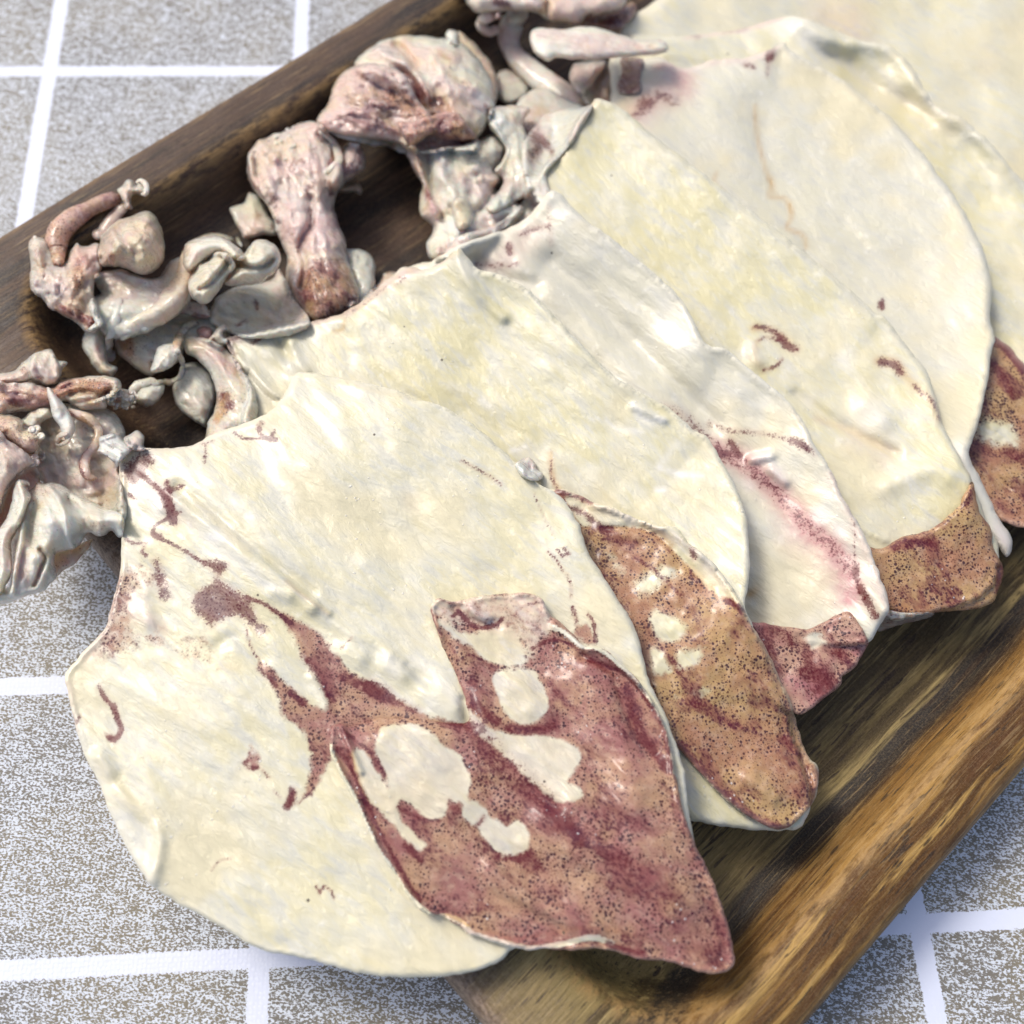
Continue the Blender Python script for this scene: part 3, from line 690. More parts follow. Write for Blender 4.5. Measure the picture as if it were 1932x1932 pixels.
# head of squid 4
sheet("membrane", T('F', [(1130, -20), (1250, 50), (1380, 190), (1490, 370), (1505, 600), (1440, 780), (1300, 700), (1200, 300)]), s4, HEADM, base=.14, dome=.02, g=4, consts=dict(amber=.55, skin=.3))
sheet("arm", T('F', [(1030, 60), (1010, 10), (1050, -40), (1130, -20), (1140, 60), (1100, 110)]), s4, HEADM, base=.2, dome=.02, dome_w=8, g=3, consts=dict(white=.4))
sheet("head", T('F', [(250, 170), (330, 110), (430, 55), (600, 15), (850, 25), (1050, 50), (1200, 110), (1320, 230), (1410, 370), (1465, 480), (1470, 620), (1490, 700), (1440, 800), (1300, 1000), (1000, 1000), (800, 800), (600, 600), (400, 500), (200, 400), (150, 280)]), s4, HEADM,
      base=.2, dome=.075, dome_w=24, g=4, thick=.02, wr=(.015, 34, 1., 1.6), wr2=(.007, 12, .8, 2), consts=dict(grey=.22),
      height=lambda P: .035 * stroke(P, T('F', [(370, 150), (500, 230), (640, 290), (760, 420), (860, 600)]), 8) - .035 * stroke(P, T('F', [(540, 80), (640, 180), (730, 310)]), 7) + .02 * stroke(P, T('F', [(900, 250), (960, 330)]), 10) + .02 * stroke(P, T('F', [(960, 450), (1040, 540)]), 12),
      paint=lambda P, d, a: (addst(P, a, 'amber', [(T('F', [(520, 90), (620, 120), (690, 230), (730, 320)]), 9, .8), (T('F', [(950, 180), (1050, 240)]), 8, .7), (T('F', [(1050, 380), (1130, 460)]), 7, .5), (T('F', [(940, 600), (1050, 700), (1100, 850), (1150, 920), (1300, 950)]), 22, .85), (T('F', [(600, 380), (680, 560)]), 9, .8)]),
                             addst(P, a, 'white', [(T('F', [(380, 150), (560, 260), (680, 330)]), 14, .7), (T('F', [(960, 470), (1040, 530)]), 14, .7), (T('F', [(930, 260), (960, 330)]), 10, .5), (T('F', [(1300, 560), (1350, 680)]), 14, .5)]),
                             addst(P, a, 'skin', [(T('F', [(560, 640), (760, 720), (860, 800)]), 40, .8), (T('F', [(900, 750), (1000, 850), (1060, 900)]), 26, .8), (T('F', [(1200, 480), (1220, 500)]), 14, .5), (T('F', [(650, 400), (740, 560)]), 12, .7)]),
                             addst(P, a, 'red', [(T('F', [(700, 620), (800, 760)]), 18, .75), (T('F', [(670, 420), (740, 580)]), 8, .7), (T('F', [(920, 800), (960, 860)]), 12, .6), (T('F', [(1400, 680), (1420, 760)]), 6, .5)])))
sheet("arm", T('.', [(597, 228), (606, 212), (618, 200), (624, 180), (629, 162), (641, 142), (660, 128), (690, 118), (722, 122), (758, 136), (776, 160), (790, 190), (812, 215), (820, 240), (800, 262), (768, 280), (750, 270), (700, 262), (650, 256), (615, 246)]), s4, HEADM,
      base=.22, dome=.05, dome_w=16, g=3.5, thick=.02, wr=(.016, 20, .5, 2), wr2=(.008, 8, .5, 2), consts=dict(pink=.55),
      paint=lambda P, d, a: (addst(P, a, 'red', [(T('F', [(150, 620), (300, 700), (450, 760)]), 16, .75), (T('F', [(120, 780), (300, 870), (520, 930)]), 9, .7), (T('F', [(180, 380), (260, 420)]), 8, .4)]), addst(P, a, 'grey', [(T('F', [(600, 650), (760, 760)]), 24, .8)]), addst(P, a, 'skin', [(T('F', [(500, 600), (750, 750)]), 26, .7)]), addst(P, a, 'white', [(T('F', [(240, 280), (370, 330)]), 8, .6)])))
limb("arm", T('.', [(602, 232), (640, 250), (690, 262), (735, 272), (775, 290), (790, 330), (800, 360)]), [6, 13, 14, 13, 12, 9, 6], s4, HEADM, lift=.0, flat=.6, consts=dict(white=.6, pink=.15), zs=[-.06] * 7)
sheet("head", T('F', [(560, 850), (700, 830), (860, 780), (1100, 740), (1250, 880), (1330, 1000), (1280, 1120), (1050, 1110), (850, 1150), (740, 1110), (640, 1020)]), s4, HEADM,
      base=.2, dome=.02, g=3.5, thick=.015, wr=(.014, 18, 0, 1.5), wr2=(.006, 8, 0, 1), consts=dict(skin=.75, amber=.6), paint=lambda P, d, a: addst(P, a, 'red', [(T('F', [(1150, 1070), (1230, 1080)]), 9, 1.0), (T('F', [(1000, 1090), (1010, 1100)]), 5, .9), (T('F', [(920, 830), (1000, 900)]), 14, .6)]))
sheet("neck", T('F', [(640, 1100), (700, 1060), (800, 1100), (880, 1080), (1150, 1060), (1300, 1030), (1450, 960), (1560, 1040), (1590, 1100), (1540, 1250), (1490, 1300), (1560, 1390), (1500, 1480), (1640, 1560), (1750, 1700), (1500, 1932), (1200, 2150), (900, 2150), (830, 2000), (900, 1850), (780, 1720), (770, 1560), (790, 1440), (720, 1320), (670, 1200)]), s4, HEADM,
      base=.17, dome=.055, dome_w=20, g=4, thick=.02, wr=(.022, 26, 1.1, 2), wr2=(.009, 9, 1.0, 2), consts=dict(white=.25),
      height=lambda P: .035 * stroke(P, T('F', [(700, 1020), (760, 1250), (840, 1480), (940, 1700)]), 6) + .03 * stroke(P, T('F', [(950, 1200), (960, 1350), (1100, 1550)]), 16) - .03 * stroke(P, T('F', [(860, 1200), (880, 1450), (980, 1750)]), 7) - .03 * stroke(P, T('F', [(1560, 1390), (1450, 1550), (1300, 1700)]), 8),
      paint=lambda P, d, a: (addst(P, a, 'pink', [(T('F', [(720, 1150), (760, 1300), (830, 1500), (920, 1680)]), 10, .9)]), addst(P, a, 'red', [(T('F', [(700, 1250), (800, 1450), (880, 1560)]), 5, .7)]), addst(P, a, 'amber', [(T('F', [(1100, 1650), (1150, 1600), (1220, 1620)]), 16, .35), (T('F', [(1000, 1380), (1200, 1330)]), 12, .2), (T('F', [(1350, 1100), (1420, 1200)]), 14, .3)]), addst(P, a, 'white', [(T('F', [(960, 1180), (1000, 1300)]), 18, .8), (T('F', [(1100, 1800), (1170, 1900)]), 12, .6), (T('F', [(1370, 1750), (1420, 1700)]), 10, .6)])))
sheet("membrane", T('F', [(1460, 720), (1620, 675), (1820, 710), (1760, 830), (1795, 1000), (1820, 1250), (1845, 1450), (1760, 1560), (1600, 1640), (1480, 1700), (1400, 1650), (1510, 1500), (1560, 1390), (1480, 1300), (1555, 1200), (1590, 1080), (1490, 960), (1420, 880), (1430, 790)]), s4, HEADM,
      base=.2, dome=.03, dome_w=14, g=3.5, thick=.01, wr=(.016, 28, 1.4, 2.5), wr2=(.006, 10, 1.4, 2), consts=dict(white=.15, grey=.12),
      height=lambda P: .02 * stroke(P, T('F', [(1450, 850), (1560, 1000), (1580, 1150), (1500, 1300)]), 6), paint=lambda P, d, a: (addst(P, a, 'amber', [(T('F', [(1820, 710), (1750, 840), (1500, 700)]), 8, .3)]), addst(P, a, 'white', [(T('F', [(1520, 780), (1680, 760)]), 18, .6)])))
sheet("membrane", T('F', [(1075, 1640), (1130, 1555), (1220, 1560), (1270, 1660), (1270, 1800), (1200, 1870), (1110, 1840)]), s4, HEADM, base=.0, dome=.02, dome_w=8, g=3, thick=.008, gap=.003, relax=2, consts=dict(amber=.4))

sheet("membrane", T('.', [(985, 285), (1010, 235), (1050, 205), (1090, 205), (1118, 198), (1100, 235), (1075, 275), (1050, 305), (1030, 330), (1040, 360), (1050, 400), (1000, 470), (900, 510), (830, 510), (860, 450), (940, 420), (990, 370)]), s4, HEADM,
      base=.16, dome=.02, g=4, thick=.008, wr=(.010, 26, 1.2, 2), consts=dict(white=.2, pink=.1), paint=lambda P, d, a: addst(P, a, 'red', [(T('G', [(720, 1060), (800, 1180), (760, 1260)]), 14, .55), (T('G', [(830, 1120), (910, 1240)]), 7, .5)]))
# ================================================================== squid 3
s3 = thing("dried_squid", "narrow pearly dried squid with long purple-red streak, third from the front", "squid", 1300, 700, .08, GROUP)
e3 = T('.', [(1042, 358), (1062, 368), (1085, 395), (1120, 425), (1180, 470), (1230, 512), (1290, 570)], 'N', [(120, 0), (250, 50), (370, 150), (480, 235), (570, 310), (640, 390), (700, 480), (745, 590), (800, 665), (850, 750), (895, 850), (950, 960), (1020, 1080), (1080, 1220), (1125, 1350), (1160, 1450), (1165, 1530)])
def p3(P, d, a):
    a['white'] += .1
    addst(P, a, 'pink', [(T('N', [(200, 620), (350, 690), (500, 820), (620, 940), (720, 1060), (850, 1170), (940, 1300), (960, 1450)]), 24, .95), (T('.', [(1000, 440), (960, 480), (930, 500)]), 30, .3), (T('N', [(860, 760), (960, 980), (1080, 1260), (1140, 1480)]), 14, .35)])
    addst(P, a, 'red', [(T('N', [(230, 650), (350, 700), (480, 810), (600, 930), (710, 1050), (850, 1170), (940, 1290)]), 15, .36), (T('N', [(150, 465), (250, 500), (400, 515), (560, 545), (700, 600), (745, 640)]), 6, .36), (T('N', [(620, 560), (700, 600)]), 8, .5), (T('N', [(270, 570), (320, 640)]), 6, .7), (T('N', [(845, 740), (900, 840), (960, 1000), (975, 1200), (985, 1350)]), 4, .3), (T('N', [(1010, 1400), (1050, 1480), (1090, 1560)]), 8, .7), (T('N', [(980, 1280), (990, 1380)]), 6, .5), (T('N', [(-100, 380), (0, 420), (150, 560), (240, 640)]), 12, .35)])
    addst(P, a, 'red', [(T('.', [(960, 462), (963, 478)]), 6, .8), (T('.', [(985, 440), (1030, 425)]), 7, .4), (T('.', [(900, 500), (945, 500)]), 7, .35), (T('.', [(960, 500), (975, 496)]), 5, .5), (T('F', [(1640, 1660), (1740, 1570)]), 4, .6), (T('.', [(1035, 390), (1040, 460)]), 6, .25)])
    addar(P, a, 'pink', [(T('N', [(530, 920), (700, 1010), (930, 1280), (960, 1500), (900, 1520), (800, 1420), (740, 1280), (560, 1150)]), 14, .3)])
    addar(P, a, 'white', [(T('N', [(380, 650), (500, 630), (520, 680), (430, 700)]), 5, .9), (T('N', [(490, 700), (550, 720), (590, 800), (540, 810)]), 5, .8), (T('N', [(720, 960), (790, 940), (820, 1000), (760, 1050)]), 6, .8), (T('N', [(860, 1040), (900, 1050), (920, 1100), (880, 1100)]), 5, .8), (T('N', [(350, 780), (400, 780), (410, 840), (360, 850)]), 5, .5)])
    addst(P, a, 'grey', [(T('.', [(1085, 545), (1150, 600), (1220, 660)]), 24, .7), (T('N', [(380, 1400), (400, 1480)]), 7, .9), (T('.', [(1010, 500), (1090, 560)]), 16, .4)])
    addst(P, a, 'amber', [(T('N', [(380, 1430), (410, 1410)]), 9, .8)])
sheet("mantle", np.concatenate([e3, T('N', [(1120, 1600), (1060, 1700), (900, 1720)], '.', [(1540, 1215), (1470, 1205), (1400, 1190), (1330, 1080), (1180, 800), (1040, 620), (900, 560), (760, 520), (780, 500), (815, 492), (850, 470), (900, 450), (960, 430), (1000, 405), (1022, 378)])]), s3, FLESH3,
      base=rbase(e3, .285, .13, 170), g=5.5, wr=(.006, 90, AX, 2.4), wr2=(.0025, 24, AX, 3), paint=p3, thick=.014,
      height=lambda P: -.02 * stroke(P, T('.', [(1040, 500), (1150, 600), (1260, 710), (1340, 800)]), 28) + .014 * stroke(P, T('N', [(390, 670), (500, 650)]), 8) + .012 * stroke(P, T('N', [(500, 720), (580, 800)]), 8) + .012 * stroke(P, T('N', [(1040, 1400), (1150, 1530)]), 14) - .012 * stroke(P, T('.', [(880, 480), (930, 520), (1010, 540)]), 16))
def pf3(P, d, a):
    a['skin'] += .8; addar(P, a, 'skin', [(T('N', [(690, 1670), (760, 1660), (800, 1700), (740, 1740)]), 6, -.9)])
    addst(P, a, 'red', [(T('N', [(500, 1620), (620, 1700), (700, 1760)]), 14, .45), (T('N', [(720, 1860), (820, 1932)], '.', [(1550, 1300)]), 22, .55), (T('N', [(880, 1760), (950, 1840)]), 12, .5), (T('N', [(480, 1700), (540, 1850)]), 12, .35)])
    addst(P, a, 'pink', [(T('N', [(560, 1800), (760, 1880)]), 40, .3)]); addst(P, a, 'white', [(T('.', [(1520, 1288), (1545, 1300)]), 7, .6)])
    addst(P, a, 'amber', [(T('N', [(940, 1530), (990, 1580), (1050, 1690)]), 4, .7)])
sheet("fin", T('N', [(330, 1590), (420, 1590), (600, 1620), (720, 1625), (830, 1570), (930, 1528), (975, 1560), (1010, 1620), (1048, 1690), (1040, 1730), (985, 1830), (900, 1900)], '.', [(1588, 1290), (1555, 1318), (1525, 1342), (1500, 1347), (1470, 1330), (1430, 1280), (1400, 1200)]), s3, FLESH3,
      base=.225, gap=.006, g=4.5, paint=pf3, thick=.014, wr=(.006, 50, AX, 2), edge=.2, lip=.004)
# head of squid 3
sheet("membrane", T('E', [(250, 1330), (370, 1290), (400, 1230), (440, 1175), (540, 1240), (620, 1400), (700, 1500), (700, 1600), (580, 1590), (480, 1615), (390, 1620), (350, 1540), (280, 1420)]), s3, HEADM,
      base=.1, dome=.02, dome_w=10, g=3.5, thick=.01, wr=(.014, 20, 1.2, 2), consts=dict(amber=.12, white=.2), ragged=2,
      paint=lambda P, d, a: (addst(P, a, 'grey', [(T('E', [(290, 1360), (350, 1400)]), 14, .7), (T('E', [(600, 1500), (670, 1480), (680, 1560)]), 8, 1.0)]), addst(P, a, 'red', [(T('E', [(650, 1500), (670, 1550)]), 4, .5)]), addst(P, a, 'amber', [(T('E', [(440, 1600), (500, 1540)]), 10, .6)])))
sheet("arm", T('E', [(1280, 1130), (1400, 1100), (1470, 1090), (1515, 1170), (1490, 1215), (1440, 1180), (1300, 1180)]), s3, HEADM, base=.1, dome=.015, dome_w=5, g=3, consts=dict(amber=.8, skin=.3))
sheet("arm", T('E', [(1300, 800), (1340, 740), (1400, 715), (1500, 745), (1550, 850), (1535, 950), (1450, 1030), (1350, 1100), (1260, 1190), (1180, 1100)]), s3, HEADM,
      base=.14, dome=.06, dome_w=10, g=3, thick=.02, wr=(.01, 16, 0, 1), consts=dict(pink=.5), paint=lambda P, d, a: (addst(P, a, 'red', [(T('E', [(1380, 960), (1300, 1060)]), 9, .7), (T('E', [(1480, 800), (1490, 900), (1440, 980)]), 5, .5)]), addst(P, a, 'white', [(T('E', [(1340, 760), (1420, 750)]), 8, .9)])))
sheet("membrane", T('D', [(1640, 150), (1720, 120), (1830, 115), (1925, 180), (1960, 300), (1940, 560), (1800, 680), (1700, 640)]), s3, HEADM, base=.12, dome=.03, dome_w=12, g=3.5, wr=(.012, 18, 1.4, 2), consts=dict(white=.35, grey=.4))
sheet("membrane", T('D', [(1500, 700), (1800, 600), (1950, 480), (2050, 350), (2150, 330), (2350, 420), (2250, 650), (1900, 800), (1600, 850)]), s3, HEADM, base=.1, dome=.02, dome_w=12, g=4, wr=(.012, 18, 1.4, 2), consts=dict(skin=.35, pink=.3), paint=lambda P, d, a: addst(P, a, 'red', [(T('.', [(735, 515), (760, 500), (800, 495)]), 6, .7)]))
sheet("head", np.concatenate([T('E', [(412, 920), (430, 810), (500, 720), (580, 670), (690, 625), (790, 600), (870, 555), (960, 515), (1060, 508), (1150, 570), (1230, 670), (1290, 760), (1325, 900), (1330, 1080), (1270, 1230), (1250, 1330), (1290, 1480), (1350, 1640), (1365, 1760)]), T('D', [(1730, 300), (1790, 450), (1800, 620), (1640, 760), (1450, 830), (1330, 800), (1210, 620), (1120, 470), (1110, 330), (1120, 200), (1070, 60)], 'E', [(690, 1560), (670, 1440), (600, 1290), (480, 1160), (430, 1060)])]), s3, HEADM,
      base=.15, dome=.075, dome_w=20, g=3.5, thick=.02, wr=(.016, 30, 1.3, 2), wr2=(.008, 9, 1.2, 2.5), consts=dict(pink=.42, white=.05), relax=6,
      height=lambda P: .03 * stroke(P, T('E', [(450, 850), (470, 1050), (600, 1270), (690, 1450)]), 5) - .03 * stroke(P, T('E', [(480, 820), (510, 1020)]), 5) - .03 * stroke(P, T('E', [(1010, 1250), (1040, 1450), (930, 1650)]), 8) - .035 * stroke(P, T('D', [(1240, 100), (1290, 260), (1250, 480)]), 6) + .02 * stroke(P, T('D', [(1330, 330), (1400, 420)]), 18) + .025 * stroke(P, T('E', [(620, 780), (680, 850)]), 10),
      paint=lambda P, d, a: (addst(P, a, 'white', [(T('E', [(520, 720), (640, 850), (650, 1080), (740, 1200)]), 14, .6), (T('E', [(900, 1300), (880, 1450), (850, 1600)]), 22, .7), (T('E', [(1120, 1350), (1100, 1550), (1180, 1720)]), 18, .8), (T('D', [(1200, 260), (1180, 430)]), 9, .8), (T('D', [(1340, 340), (1380, 380)]), 14, .5), (T('E', [(700, 650), (780, 640)]), 12, .5)]),
                             addst(P, a, 'grey', [(T('E', [(780, 1150), (760, 1380), (740, 1500)]), 24, .35)]),
                             addst(P, a, 'red', [(T('E', [(420, 920), (450, 1080), (560, 1230)]), 4, .7), (T('E', [(660, 1250), (680, 1330)]), 8, .4), (T('E', [(1010, 1350), (1040, 1480), (960, 1620), (900, 1750)]), 6, .5), (T('E', [(1230, 1350), (1290, 1500)]), 6, .5), (T('D', [(1650, 400), (1740, 560)]), 14, .75), (T('D', [(1240, 560), (1310, 640)]), 14, .8), (T('E', [(1190, 1100), (1220, 1200)]), 8, .5), (T('E', [(990, 1180), (1050, 1100)]), 8, .5)]),
                             addar(P, a, 'skin', [(T('D', [(1210, 380), (1300, 270), (1450, 200), (1650, 250), (1740, 420), (1780, 600), (1600, 760), (1350, 760), (1230, 620)]), 14, .75)]),
                             addst(P, a, 'amber', [(T('D', [(1130, 420), (1210, 600), (1310, 750)]), 9, .6), (T('E', [(430, 1000), (520, 1180), (660, 1400)]), 4, .4)])))
limb("arm", T('E', [(840, 1040), (880, 960), (980, 890), (1050, 800), (1090, 720), (1050, 650), (990, 680)]), [12, 15, 14, 13, 12, 9, 5], s3, HEADM, lift=-.02, flat=.55, consts=dict(skin=.62, red=.2, pink=.4), segs=16)
limb("arm", T('E', [(1100, 600), (1210, 680), (1270, 790), (1290, 880), (1230, 950), (1150, 1010), (1090, 1100), (1050, 1220)]), [6, 8, 9, 8, 8, 7, 6, 4], s3, HEADM, lift=-.012, flat=.6, consts=dict(white=.2, amber=.12))
limb("arm", T('E', [(1180, 740), (1210, 850), (1190, 940), (1100, 1040), (1030, 1150), (1000, 1230)]), [6, 8, 8, 9, 8, 4], s3, HEADM, lift=-.018, flat=.5, consts=dict(red=.5, skin=.6))
beads("suckers", T('E', [(690, 660), (720, 640), (770, 620), (820, 650), (740, 700), (800, 590), (860, 570), (700, 720), (780, 870), (830, 760), (860, 740), (620, 690)]), 4.6, s3, HEADM, consts=dict(white=.35, pink=.1))

# ================================================================== squid 2
s2 = thing("dried_squid", "yellowish dried squid whose wide dotted brown fin shows, second from the front", "squid", 1000, 800, .08, GROUP)
e2 = T('.', [(870, 470), (885, 490), (905, 508), (935, 514), (965, 528), (1005, 553), (1050, 600), (1100, 652), (1150, 702), (1210, 740), (1268, 775), (1310, 812)], 'I', [(790, -10), (850, 90), (900, 170), (940, 260), (970, 350), (985, 450), (988, 560), (984, 680), (968, 795)])
def p2(P, d, a):
    addst(P, a, 'pink', [(T('.', [(425, 645), (500, 622), (590, 606), (660, 582), (720, 540), (770, 512), (830, 490)]), 10, .55)])
    addst(P, a, 'red', [(T('D', [(490, 970), (560, 960), (640, 960)]), 8, .65), (T('D', [(500, 990), (560, 1050), (600, 1110)]), 8, .7), (T('D', [(790, 1010), (860, 970)]), 5, .6), (T('D', [(960, 900), (1010, 880)]), 5, .5), (T('D', [(1100, 850), (1300, 800), (1500, 780)]), 4, .4), (T('.', [(650, 596), (700, 560), (760, 525)]), 8, .28)])
    addst(P, a, 'amber', [(T('D', [(1560, 900), (1650, 880), (1660, 800)]), 4, .7), (T('D', [(560, 950), (1000, 860), (1500, 760), (1800, 660)]), 4, .5), (T('.', [(770, 510), (840, 488), (880, 462)]), 5, .4), (T('I', [(40, 60), (45, 120), (60, 200), (90, 240)]), 5, .6)])
    addst(P, a, 'red', [(T('I', [(40, 100), (50, 180), (70, 230)]), 4, .5)])
    addst(P, a, 'white', [(T('D', [(1200, 1100), (1280, 1180)]), 14, .4), (T('D', [(720, 1200), (900, 1500), (1000, 1560)]), 12, .35), (T('M', [(1660, 370), (1720, 440), (1820, 450)]), 9, .9), (T('M', [(1500, 440), (1560, 490), (1700, 510)]), 6, .6), (T('M', [(790, 330), (840, 370)]), 7, .7), (T('M', [(960, 620), (1040, 600)]), 5, .8), (T('M', [(1800, 720), (1932, 760)]), 7, .7), (T('M', [(1780, 840), (1830, 840)]), 5, .9), (T('M', [(620, 240), (700, 280)]), 7, .4), (T('I', [(650, 160), (760, 170)]), 5, .7), (T('I', [(560, 120), (640, 20)]), 9, .5), (T('.', [(870, 490), (890, 520)]), 8, .5)])
    addst(P, a, 'grey', [(T('D', [(680, 1150), (900, 1400), (1050, 1500)]), 16, .45), (T('D', [(1000, 1130), (1200, 1280)]), 18, .4), (T('M', [(500, 500), (900, 560), (1100, 660), (1400, 900)]), 42, .28), (T('D', [(900, 1000), (1150, 1100)]), 30, .2)])
sheet("mantle", np.concatenate([T('.', [(430, 655), (425, 640), (450, 632), (500, 625), (545, 614), (590, 606), (630, 596), (660, 582), (695, 560), (722, 535), (755, 508), (775, 503), (800, 508), (832, 494), (855, 475)]), e2,
      T('.', [(1440, 1230), (1500, 1400), (1530, 1500), (1512, 1558), (1480, 1566), (1440, 1566), (1380, 1562), (1330, 1552), (1290, 1535), (1200, 1400), (1050, 1150), (880, 900), (700, 850), (540, 850), (460, 800), (470, 740)])]), s2, FLESH2,
      base=rbase(e2, .30, .12, 220), g=5.5, wr=(.008, 110, AX, 2.4), wr2=(.0028, 26, AX, 3), paint=p2, thick=.015,
      height=lambda P: .014 * stroke(P, T('.', [(860, 480), (890, 540), (950, 600)]), 10) + .012 * stroke(P, T('D', [(1150, 1000), (1200, 1150), (1300, 1280)]), 10) - .014 * stroke(P, T('D', [(1050, 1000), (1130, 1120)]), 10) + .008 * stroke(P, T('D', [(650, 1130), (850, 1350), (1020, 1520)]), 6) - .012 * stroke(P, T('D', [(740, 1300), (880, 1480), (1000, 1560)]), 6) + .010 * stroke(P, T('M', [(1650, 370), (1830, 450)]), 6) - .01 * stroke(P, T('M', [(700, 420), (1100, 620)]), 40))
def pf2(P, d, a):
    brown = T('I', [(60, 240), (140, 330), (180, 395), (300, 405), (400, 405), (500, 425), (560, 450), (600, 490), (640, 540), (690, 590), (735, 640), (790, 700), (850, 745), (900, 755), (950, 800), (1000, 885), (1060, 980), (1120, 1120), (1180, 1250), (1230, 1400), (1280, 1520), (1320, 1580), (1305, 1700), (1230, 1800), (1150, 1860), (1050, 1840), (900, 1730), (790, 1620), (700, 1540), (500, 1300), (300, 900), (100, 500)])
    a['skin'] += .78 * area(P, brown, 7)
    addst(P, a, 'skin', [(T('I', [(80, 250), (160, 260), (230, 300)]), 9, .5)])
    addar(P, a, 'skin', [(T('I', [(520, 820), (600, 830), (690, 890), (640, 950), (560, 950), (530, 890)]), 7, -.8), (T('I', [(640, 1010), (760, 1000), (740, 1060), (660, 1090)]), 7, -.7), (T('I', [(450, 680), (520, 620), (600, 630), (540, 720), (470, 740)]), 8, -.6), (T('I', [(520, 990), (580, 1010), (600, 1100), (540, 1100)]), 7, -.8), (T('I', [(570, 600), (660, 620), (640, 670)]), 7, -.4), (T('I', [(700, 1180), (820, 1180), (760, 1220)]), 6, -.5), (T('I', [(300, 530), (380, 570), (400, 640), (340, 620)]), 6, -.4)])
    addst(P, a, 'red', [(T('I', [(75, 240), (170, 270), (240, 290)]), 5, .7), (T('I', [(140, 325), (200, 345), (260, 400), (320, 420)]), 7, .6), (T('I', [(450, 560), (560, 640), (660, 740)]), 5, .5), (T('I', [(250, 600), (330, 740), (400, 800)]), 22, .3), (T('I', [(700, 1240), (900, 1340), (1000, 1380)]), 14, .4), (T('I', [(620, 1040), (700, 1180)]), 9, .35), (T('I', [(660, 1450), (800, 1620), (950, 1760), (1080, 1830), (1180, 1840)]), 7, .6), (T('I', [(880, 760), (960, 810)]), 5, .8), (T('I', [(715, 520), (725, 560)]), 5, .8), (T('I', [(250, 420), (420, 500)]), 12, .3), (T('I', [(1150, 1420), (1230, 1500)]), 7, .4)])
    addst(P, a, 'amber', [(T('I', [(480, 410), (560, 450), (620, 500)]), 6, .6), (T('I', [(700, 610), (760, 660), (840, 730)]), 9, .75), (T('I', [(880, 760), (980, 840), (1060, 960), (1140, 1140), (1200, 1290), (1260, 1480)]), 8, .7), (T('I', [(600, 1260), (660, 1400), (800, 1560)]), 10, .45), (T('I', [(850, 900), (960, 1100)]), 40, .3)])
    addst(P, a, 'white', [(T('I', [(1000, 1610), (1090, 1680)]), 4, .8), (T('I', [(720, 1370), (790, 1430)]), 4, .8), (T('I', [(1290, 1590), (1300, 1640)]), 10, .4)])
    addst(P, a, 'pink', [(T('I', [(250, 310), (400, 360), (540, 420), (680, 500), (800, 620), (900, 720)]), 12, .22)])
sheet("fin", T('I', [(60, 232), (150, 252), (230, 288), (330, 320), (430, 362), (540, 405), (640, 415), (700, 490), (760, 535), (840, 610), (900, 690), (955, 785), (1000, 885), (1060, 975), (1120, 1110), (1180, 1240), (1225, 1390), (1265, 1500), (1315, 1565), (1305, 1690), (1240, 1785), (1150, 1852), (1080, 1840), (1000, 1800), (880, 1715), (790, 1620), (700, 1520), (600, 1400), (450, 1150), (250, 800), (80, 450), (0, 280)]), s2, FLESH2,
      base=.2, gap=.006, g=5, paint=pf2, thick=.016, wr=(.006, 80, AX, 2), edge=.45, lip=.008,
      height=lambda P: .010 * stroke(P, T('I', [(250, 310), (400, 350), (560, 410), (700, 500), (830, 620), (940, 780)]), 6) - .008 * stroke(P, T('I', [(300, 420), (520, 430), (700, 600), (860, 750)]), 6) + .012 * stroke(P, T('I', [(980, 1600), (1100, 1690)]), 18) + .012 * stroke(P, T('I', [(1280, 1560), (1300, 1640)]), 8))
# head of squid 2
sheet("membrane", T('A', [(1100, 250), (1250, 200), (1500, 130), (1750, 60), (1932, 40), (2100, 100), (2200, 300), (2000, 420), (1780, 400), (1700, 540), (1500, 650), (1390, 665), (1250, 570), (1120, 450)]), s2, HEADM,
      base=.12, dome=.035, dome_w=16, g=4, wr=(.014, 30, .4, 2), consts=dict(grey=.4), paint=lambda P, d, a: (addst(P, a, 'skin', [(T('A', [(1180, 330), (1220, 430), (1180, 300)]), 16, .7), (T('A', [(1420, 560), (1440, 600)]), 10, .6)]), addst(P, a, 'amber', [(T('A', [(1130, 300), (1200, 450), (1350, 600)]), 14, .5)]), addst(P, a, 'white', [(T('A', [(1400, 440), (1440, 500)]), 16, .5)])))
sheet("membrane", T('D', [(420, 620), (520, 520), (700, 460), (860, 440), (1000, 380), (1040, 280), (1130, 450), (1200, 610), (1330, 770), (1300, 880), (1000, 960), (700, 960), (500, 880), (380, 780)]), s2, HEADM,
      base=.12, dome=.035, dome_w=18, g=4, wr=(.014, 34, .5, 2.5), wr2=(.007, 9, .6, 3), consts=dict(grey=.3, white=.1), height=lambda P: .025 * stroke(P, T('D', [(600, 480), (850, 560), (1000, 650)]), 8),
      paint=lambda P, d, a: (addst(P, a, 'red', [(T('D', [(820, 620), (835, 680)]), 5, .6), (T('D', [(640, 850), (720, 800)]), 4, .5)]), addst(P, a, 'amber', [(T('D', [(1130, 480), (1300, 760)]), 6, .6), (T('D', [(480, 800), (560, 850)]), 9, .5)]), addst(P, a, 'white', [(T('D', [(480, 620), (650, 600), (850, 560)]), 9, .5)])))
sheet("membrane", T('D', [(-40, 640), (60, 600), (200, 620), (330, 640), (390, 760), (300, 780), (150, 740), (-40, 740)]), s2, HEADM, base=.15, dome=.02, dome_w=9, g=3.5, consts=dict(pink=.5, white=.1), wr=(.01, 16, .4, 2), paint=lambda P, d, a: addst(P, a, 'skin', [(T('D', [(230, 750), (360, 770)]), 6, .8)]))
